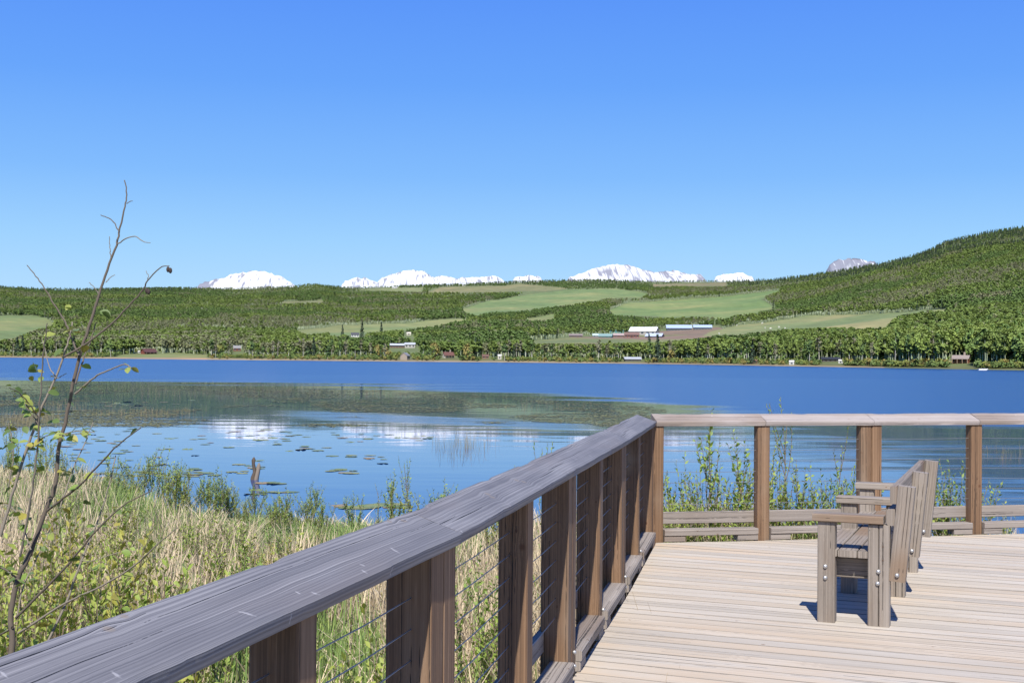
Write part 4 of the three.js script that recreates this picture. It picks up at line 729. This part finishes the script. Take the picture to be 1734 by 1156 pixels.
// ---------------------------------------------------------------- the tall sapling with bare branches
{
  const D0 = 4.3, barkM = plain(0.115, 0.092, 0.07, 0.85), barkPale = plain(0.21, 0.18, 0.14, 0.85), root = atDepth(14, 1120, D0), g0 = V(root.x - 0.05, marshY(root.x, D0) - 0.05, root.z);
  const g = thing('alder_sapling', 'tall spindly sapling with mostly bare branches and few leaves behind railing', 'sapling', g0);
  const line = (pts, dd) => pts.map(([x, y], i) => atDepth(x, y, D0 + dd * (i / (pts.length - 1))).sub(g0));
  const px = D0 / F;
  const smooth = (p) => new THREE.CatmullRomCurve3(p).getPoints(p.length * 4);
  const knob = (p) => { const q = smooth(p), r = rng(Math.round(Math.abs(p[0].x + p[0].y) * 1e4)); return q.map((v, i) => i && i < q.length - 1 ? v.clone().add(V((r() - 0.5) * 0.004, 0, (r() - 0.5) * 0.004)) : v); };
  const main = line([[17, 1120], [20, 1072], [17, 1042], [29, 983], [52, 931], [74, 871], [93, 823], [97, 767], [113, 700], [133, 604], [152, 549], [166, 504], [180, 459], [197, 414], [201, 393], [210, 352], [214, 331], [210, 305]], 0.15);
  mesh('trunk', limb([V(0.03, 0, 0), V(0.045, 0.4, 0), ...knob(main)], 0.0115, 0.0018, 8, 0.85), barkM, g);
  const B = [
    [[[108, 604], [152, 577], [187, 549], [221, 514], [242, 490], [249, 476], [273, 452], [286, 450]], -0.1, 4.5, 1.8, 0], [[[133, 602], [119, 570], [112, 549], [90, 514], [74, 487], [59, 466], [45, 449]], 0.2, 4.5, 1.8, 0],
    [[[0, 908], [22, 830], [48, 752], [69, 691], [92, 642], [107, 601], [118, 566], [122, 545]], 0.1, 6.5, 3, 1], [[[33, 942], [45, 878], [56, 812], [65, 737], [66, 691], [71, 629], [74, 587], [79, 547]], -0.25, 5, 2, 1],
    [[[80, 864], [112, 839], [141, 815], [171, 782], [201, 752], [238, 724]], -0.3, 5, 2, 0], [[[26, 1046], [74, 998], [123, 945], [160, 901], [208, 856], [257, 830]], -0.2, 5.5, 2, 0],
    [[[74, 1098], [108, 1027], [141, 938], [164, 886], [186, 812], [195, 771]], 0.2, 5.5, 2, 1], [[[30, 1072], [112, 1020], [167, 994], [223, 960], [260, 927], [300, 893]], -0.3, 5, 2, 1],
    [[[126, 667], [159, 639], [187, 625], [211, 617], [221, 623]], -0.15, 4, 2, 1], [[[201, 393], [189, 373], [170, 364]], 0.1, 2.6, 1.6, 0], [[[197, 414], [211, 405], [228, 400], [242, 409], [254, 411]], -0.1, 2.6, 1.4, 1],
    [[[187, 435], [185, 415], [185, 400]], 0, 2, 1.2, 1], [[[178, 478], [186, 470], [194, 465]], 0, 2, 1.3, 1], [[[166, 497], [158, 486], [150, 478]], 0, 2, 1.3, 1], [[[214, 345], [219, 341], [224, 340]], 0, 1.8, 1.2, 0], [[[249, 476], [250, 466], [247, 458]], 0, 1.8, 1.2, 1],
    [[[127, 650], [140, 610], [150, 583], [161, 548]], 0.12, 4, 2, 0], [[[95, 640], [83, 621], [70, 574]], 0.1, 3, 1.5, 1], [[[65, 708], [48, 683], [30, 664], [15, 656]], -0.1, 3, 1.6, 0], [[[66, 720], [45, 690], [38, 672]], 0.1, 2.5, 1.5, 0], [[[97, 640], [112, 632]], 0, 2, 1.4, 1],
    [[[50, 760], [70, 742], [96, 730]], 0, 2.6, 1.5, 0], [[[100, 736], [130, 730], [160, 732]], -0.1, 3, 1.6, 1], [[[101, 860], [125, 790], [145, 745], [158, 712]], 0.2, 3, 1.6, 1], [[[34, 985], [14, 968], [0, 960]], 0, 4, 3, 0],
    [[[20, 1062], [4, 1072], [-14, 1080]], 0.1, 5, 3, 0], [[[52, 931], [30, 870], [0, 850]], 0.2, 3, 2, 1], [[[26, 1050], [40, 990], [64, 940], [86, 890]], 0.2, 3.4, 2, 1], [[[150, 735], [120, 735], [84, 745]], 0.1, 2, 1.4, 1], [[[12, 830], [22, 770], [14, 716]], 0, 3, 1.8, 1], [[[123, 945], [150, 950], [190, 938], [214, 932]], 0, 2.2, 1.4, 1]];
  B.forEach(([pts, dd, r0, r1, pale]) => mesh('branch', limb(knob(line(pts, dd)), r0 * px * 0.42, r1 * px * 0.42, 6), pale ? barkPale : barkM, g));
  const lg = leafGeom(0.036, 0.025), lmats = [leafMatT(0.22, 0.32, 0.06), leafMatT(0.33, 0.38, 0.08), leafMatT(0.13, 0.20, 0.05), leafMatT(0.40, 0.36, 0.07)];
  const spots = [[110, 520], [118, 516], [168, 527], [136, 547], [108, 554], [128, 558], [163, 568], [69, 566], [55, 616], [64, 618], [50, 637], [62, 630], [30, 675], [45, 668], [100, 667], [114, 680], [73, 696], [62, 704], [90, 715], [95, 741], [88, 712], [128, 725], [134, 732], [56, 739], [28, 728], [8, 726], [40, 722], [16, 742], [12, 790], [5, 760], [22, 770], [105, 860], [140, 852], [28, 912], [8, 938], [12, 966], [130, 953], [183, 1008], [200, 1012], [164, 957], [67, 1016], [97, 1027], [60, 1082], [30, 750], [2, 715], [195, 885], [84, 905], [14, 846], [160, 470 + 420], [44, 1040], [10, 1050], [150, 1010], [112, 985], [120, 1060], [206, 1030], [0, 900], [20, 880], [6, 1010], [225, 975], [96, 800], [62, 790], [36, 808], [172, 528], [160, 572], [73, 569], [121, 553], [126, 563]];
  const more = []; for (const b of B) { const n = b[0][0][1] > 640 || b[0][b[0].length - 1][1] > 640 ? 12 : 0; for (let i = 0; i < n; i++) { const k = Math.floor(R() * (b[0].length - 1)), t = R(), u = b[0][k], v = b[0][k + 1], x = lerp(u[0], v[0], t), y = lerp(u[1], v[1], t); if (x < 120 || R() < 0.35) more.push([x + rr(-5, 5), y + rr(-5, 5)]); } }
  spots.push(...more);
  spots.forEach(([x, y], i) => { const p = atDepth(x, y, D0 + rr(-0.12, 0.2)).sub(g0); const o = mesh('leaf', lg, lmats[i % 7 === 3 ? 3 : i % 3], g); o.position.copy(p); o.rotation.set(rr(-0.9, 0.9), rr(0, 6.28), rr(-0.7, 0.4), 'YXZ'); const s = rr(0.75, 1.15); o.scale.set(s, s, s); });
  const cone = new THREE.SphereGeometry(0.0075, 8, 6).scale(0.8, 1.3, 0.8), cm = plain(0.05, 0.035, 0.03, 0.9);
  for (const [x, y] of [[284, 456], [288, 458], [251, 494], [248, 492]]) { const o = mesh('seed_cone', cone, cm, g); o.position.copy(atDepth(x, y, D0 - 0.1).sub(g0)); }
}

// ---------------------------------------------------------------- old stump standing in the water
{
  const p = onLevel(431, 812, WATER), m = -p.z / F, g = thing('tree_stump', 'broken grey brown stump standing out of the blue water', 'stump', V(p.x, WATER - 0.3, p.z)); g.scale.set(0.85, 0.86, 0.85);
  const bm = plain(0.10, 0.075, 0.055, 0.95), pm = plain(0.22, 0.18, 0.14, 0.9);
  const rough = (pts, rads, sides, seed) => { const pos = [], idx = []; pts.forEach((c, i) => { for (let k = 0; k < sides; k++) { const a = k / sides * 6.283, r = rads[i] * (0.55 + 0.9 * noise(k * 1.7 + seed, i * 0.55)); pos.push(c[0] + Math.cos(a) * r, c[1], c[2] + Math.sin(a) * r); } }); for (let i = 0; i < pts.length - 1; i++) for (let k = 0; k < sides; k++) { const a = i * sides + k, b = i * sides + (k + 1) % sides; idx.push(a, a + sides, b, b, a + sides, b + sides); } const o = (pts.length - 1) * sides; for (let k = 1; k < sides - 1; k++) idx.push(o, o + k + 1, o + k); return geom(pos, null, idx); };
  mesh('trunk', rough([[-0.02, 0, 0], [-0.02, 0.3, 0], [-0.03, 0.42, 0], [0, 0.56, 0], [-0.02, 0.68, 0], [-0.04, 0.8, 0], [-0.03, 0.9, 0], [-0.03, 0.98, 0]], [0.12, 0.105, 0.095, 0.065, 0.055, 0.04, 0.055, 0.02], 11, 3), bm, g);
  mesh('snag', rough([[0.03, 0.2, 0.02], [0.05, 0.4, 0.03], [0.09, 0.6, 0.03], [0.11, 0.74, 0.02], [0.12, 0.82, 0.02]], [0.07, 0.066, 0.052, 0.045, 0.015], 9, 8), pm, g);
}

// ---------------------------------------------------------------- lily pads
{
  const padG = (() => { const pos = [0, 0, 0], idx = [], n = 16; for (let i = 0; i <= n; i++) { const a = 0.25 + (6.283 - 0.5) * i / n, r = 1 * (0.94 + 0.1 * noise(i * 1.3, 4)); pos.push(Math.cos(a) * r * 1.15, 0.04 * noise(i, 9), Math.sin(a) * r); } for (let i = 1; i <= n; i++) idx.push(0, i + 1, i); return geom(pos, null, idx); })();
  const pm = [plain(0.18, 0.22, 0.05, 0.45), plain(0.25, 0.25, 0.06, 0.45), plain(0.13, 0.17, 0.04, 0.45), plain(0.28, 0.20, 0.08, 0.5)];
  const rows = [];
  const cl = (cx, cy, sx, sy, n) => { for (let i = 0; i < n; i++) rows.push([cx + (R() + R() - 1) * sx, cy + (R() + R() - 1) * sy]); };
  cl(200, 762, 150, 40, 44); cl(330, 740, 150, 22, 18); cl(470, 742, 60, 16, 22); cl(600, 735, 90, 14, 14); cl(700, 741, 40, 5, 9); cl(530, 760, 60, 6, 9); cl(455, 817, 26, 3, 9); cl(620, 857, 70, 5, 24); cl(330, 800, 110, 10, 20); cl(420, 790, 40, 14, 8); cl(580, 798, 26, 5, 8); cl(90, 700, 120, 14, 30); cl(240, 684, 120, 8, 20); cl(640, 775, 80, 14, 9); cl(450, 833, 50, 4, 8); cl(180, 805, 110, 8, 14);
  rows.forEach(([x, y], i) => {
    const p = onLevel(x, y, WATER + 0.004 + 0.0012 * (i % 5)); if (-p.z > bankZ(p.x) + 0.3 === false) return;
    const o = top('lily_pad', shadows(new THREE.Mesh(padG, pm[i % 7 === 5 ? 3 : i % 3])), p), s = rr(0.10, 0.21) * (-p.z > 50 ? 1.3 : 1);
    o.rotation.set((R() - 0.5) * 0.03, R() * 6.28, (R() - 0.5) * 0.03 + (R() < 0.15 ? 0.09 : 0)); o.scale.set(s, s, s);
    tag(o, 'round green lily pad floating on the calm water near the reeds', 'lily pad', 'lily pads on the calm water');
  });
}

// ---------------------------------------------------------------- weed floating in the shallows
{
  const g = mergeGeometries([0, 1, 2, 3, 4].map((k) => { const q = geom([0, 0, 0, 0.5, 0.015, -0.12, 1, 0, 0, 0.5, 0.015, 0.12], null, [0, 2, 1, 0, 3, 2]); q.rotateY(k * 1.3); q.translate(Math.sin(k * 2.1) * 0.7, k * 0.002, Math.cos(k * 3.3) * 0.5); return q; }));
  const ms = [], cs = [], q = new THREE.Quaternion();
  for (let i = 0; i < 9000; i++) {
    const x = rr(-150, 1120), y = rr(650, 722), p = onLevel(x, y, WATER + 0.008);
    if (y < table(CALM, x) + 6 || fbm(p.x / 7, p.z / 16 + 3, 3) < 0.48 || -p.z < bankZ(p.x) + 2) continue;
    const s = rr(0.2, 0.55); q.setFromAxisAngle(V(0, 1, 0), R() * 6.28); ms.push(new THREE.Matrix4().compose(p, q, V(s, s, s)));
    const b = rr(0.7, 1.2); cs.push(new THREE.Color().setRGB(0.20 * b, 0.20 * b, 0.075 * b));
  }
  stuffInst('water_weed', g, plain(1, 1, 1, 0.6), ms, cs, 'olive water weed floating in patches on the calm shallows', 'water weed');
}

renderer.render(scene, camera);
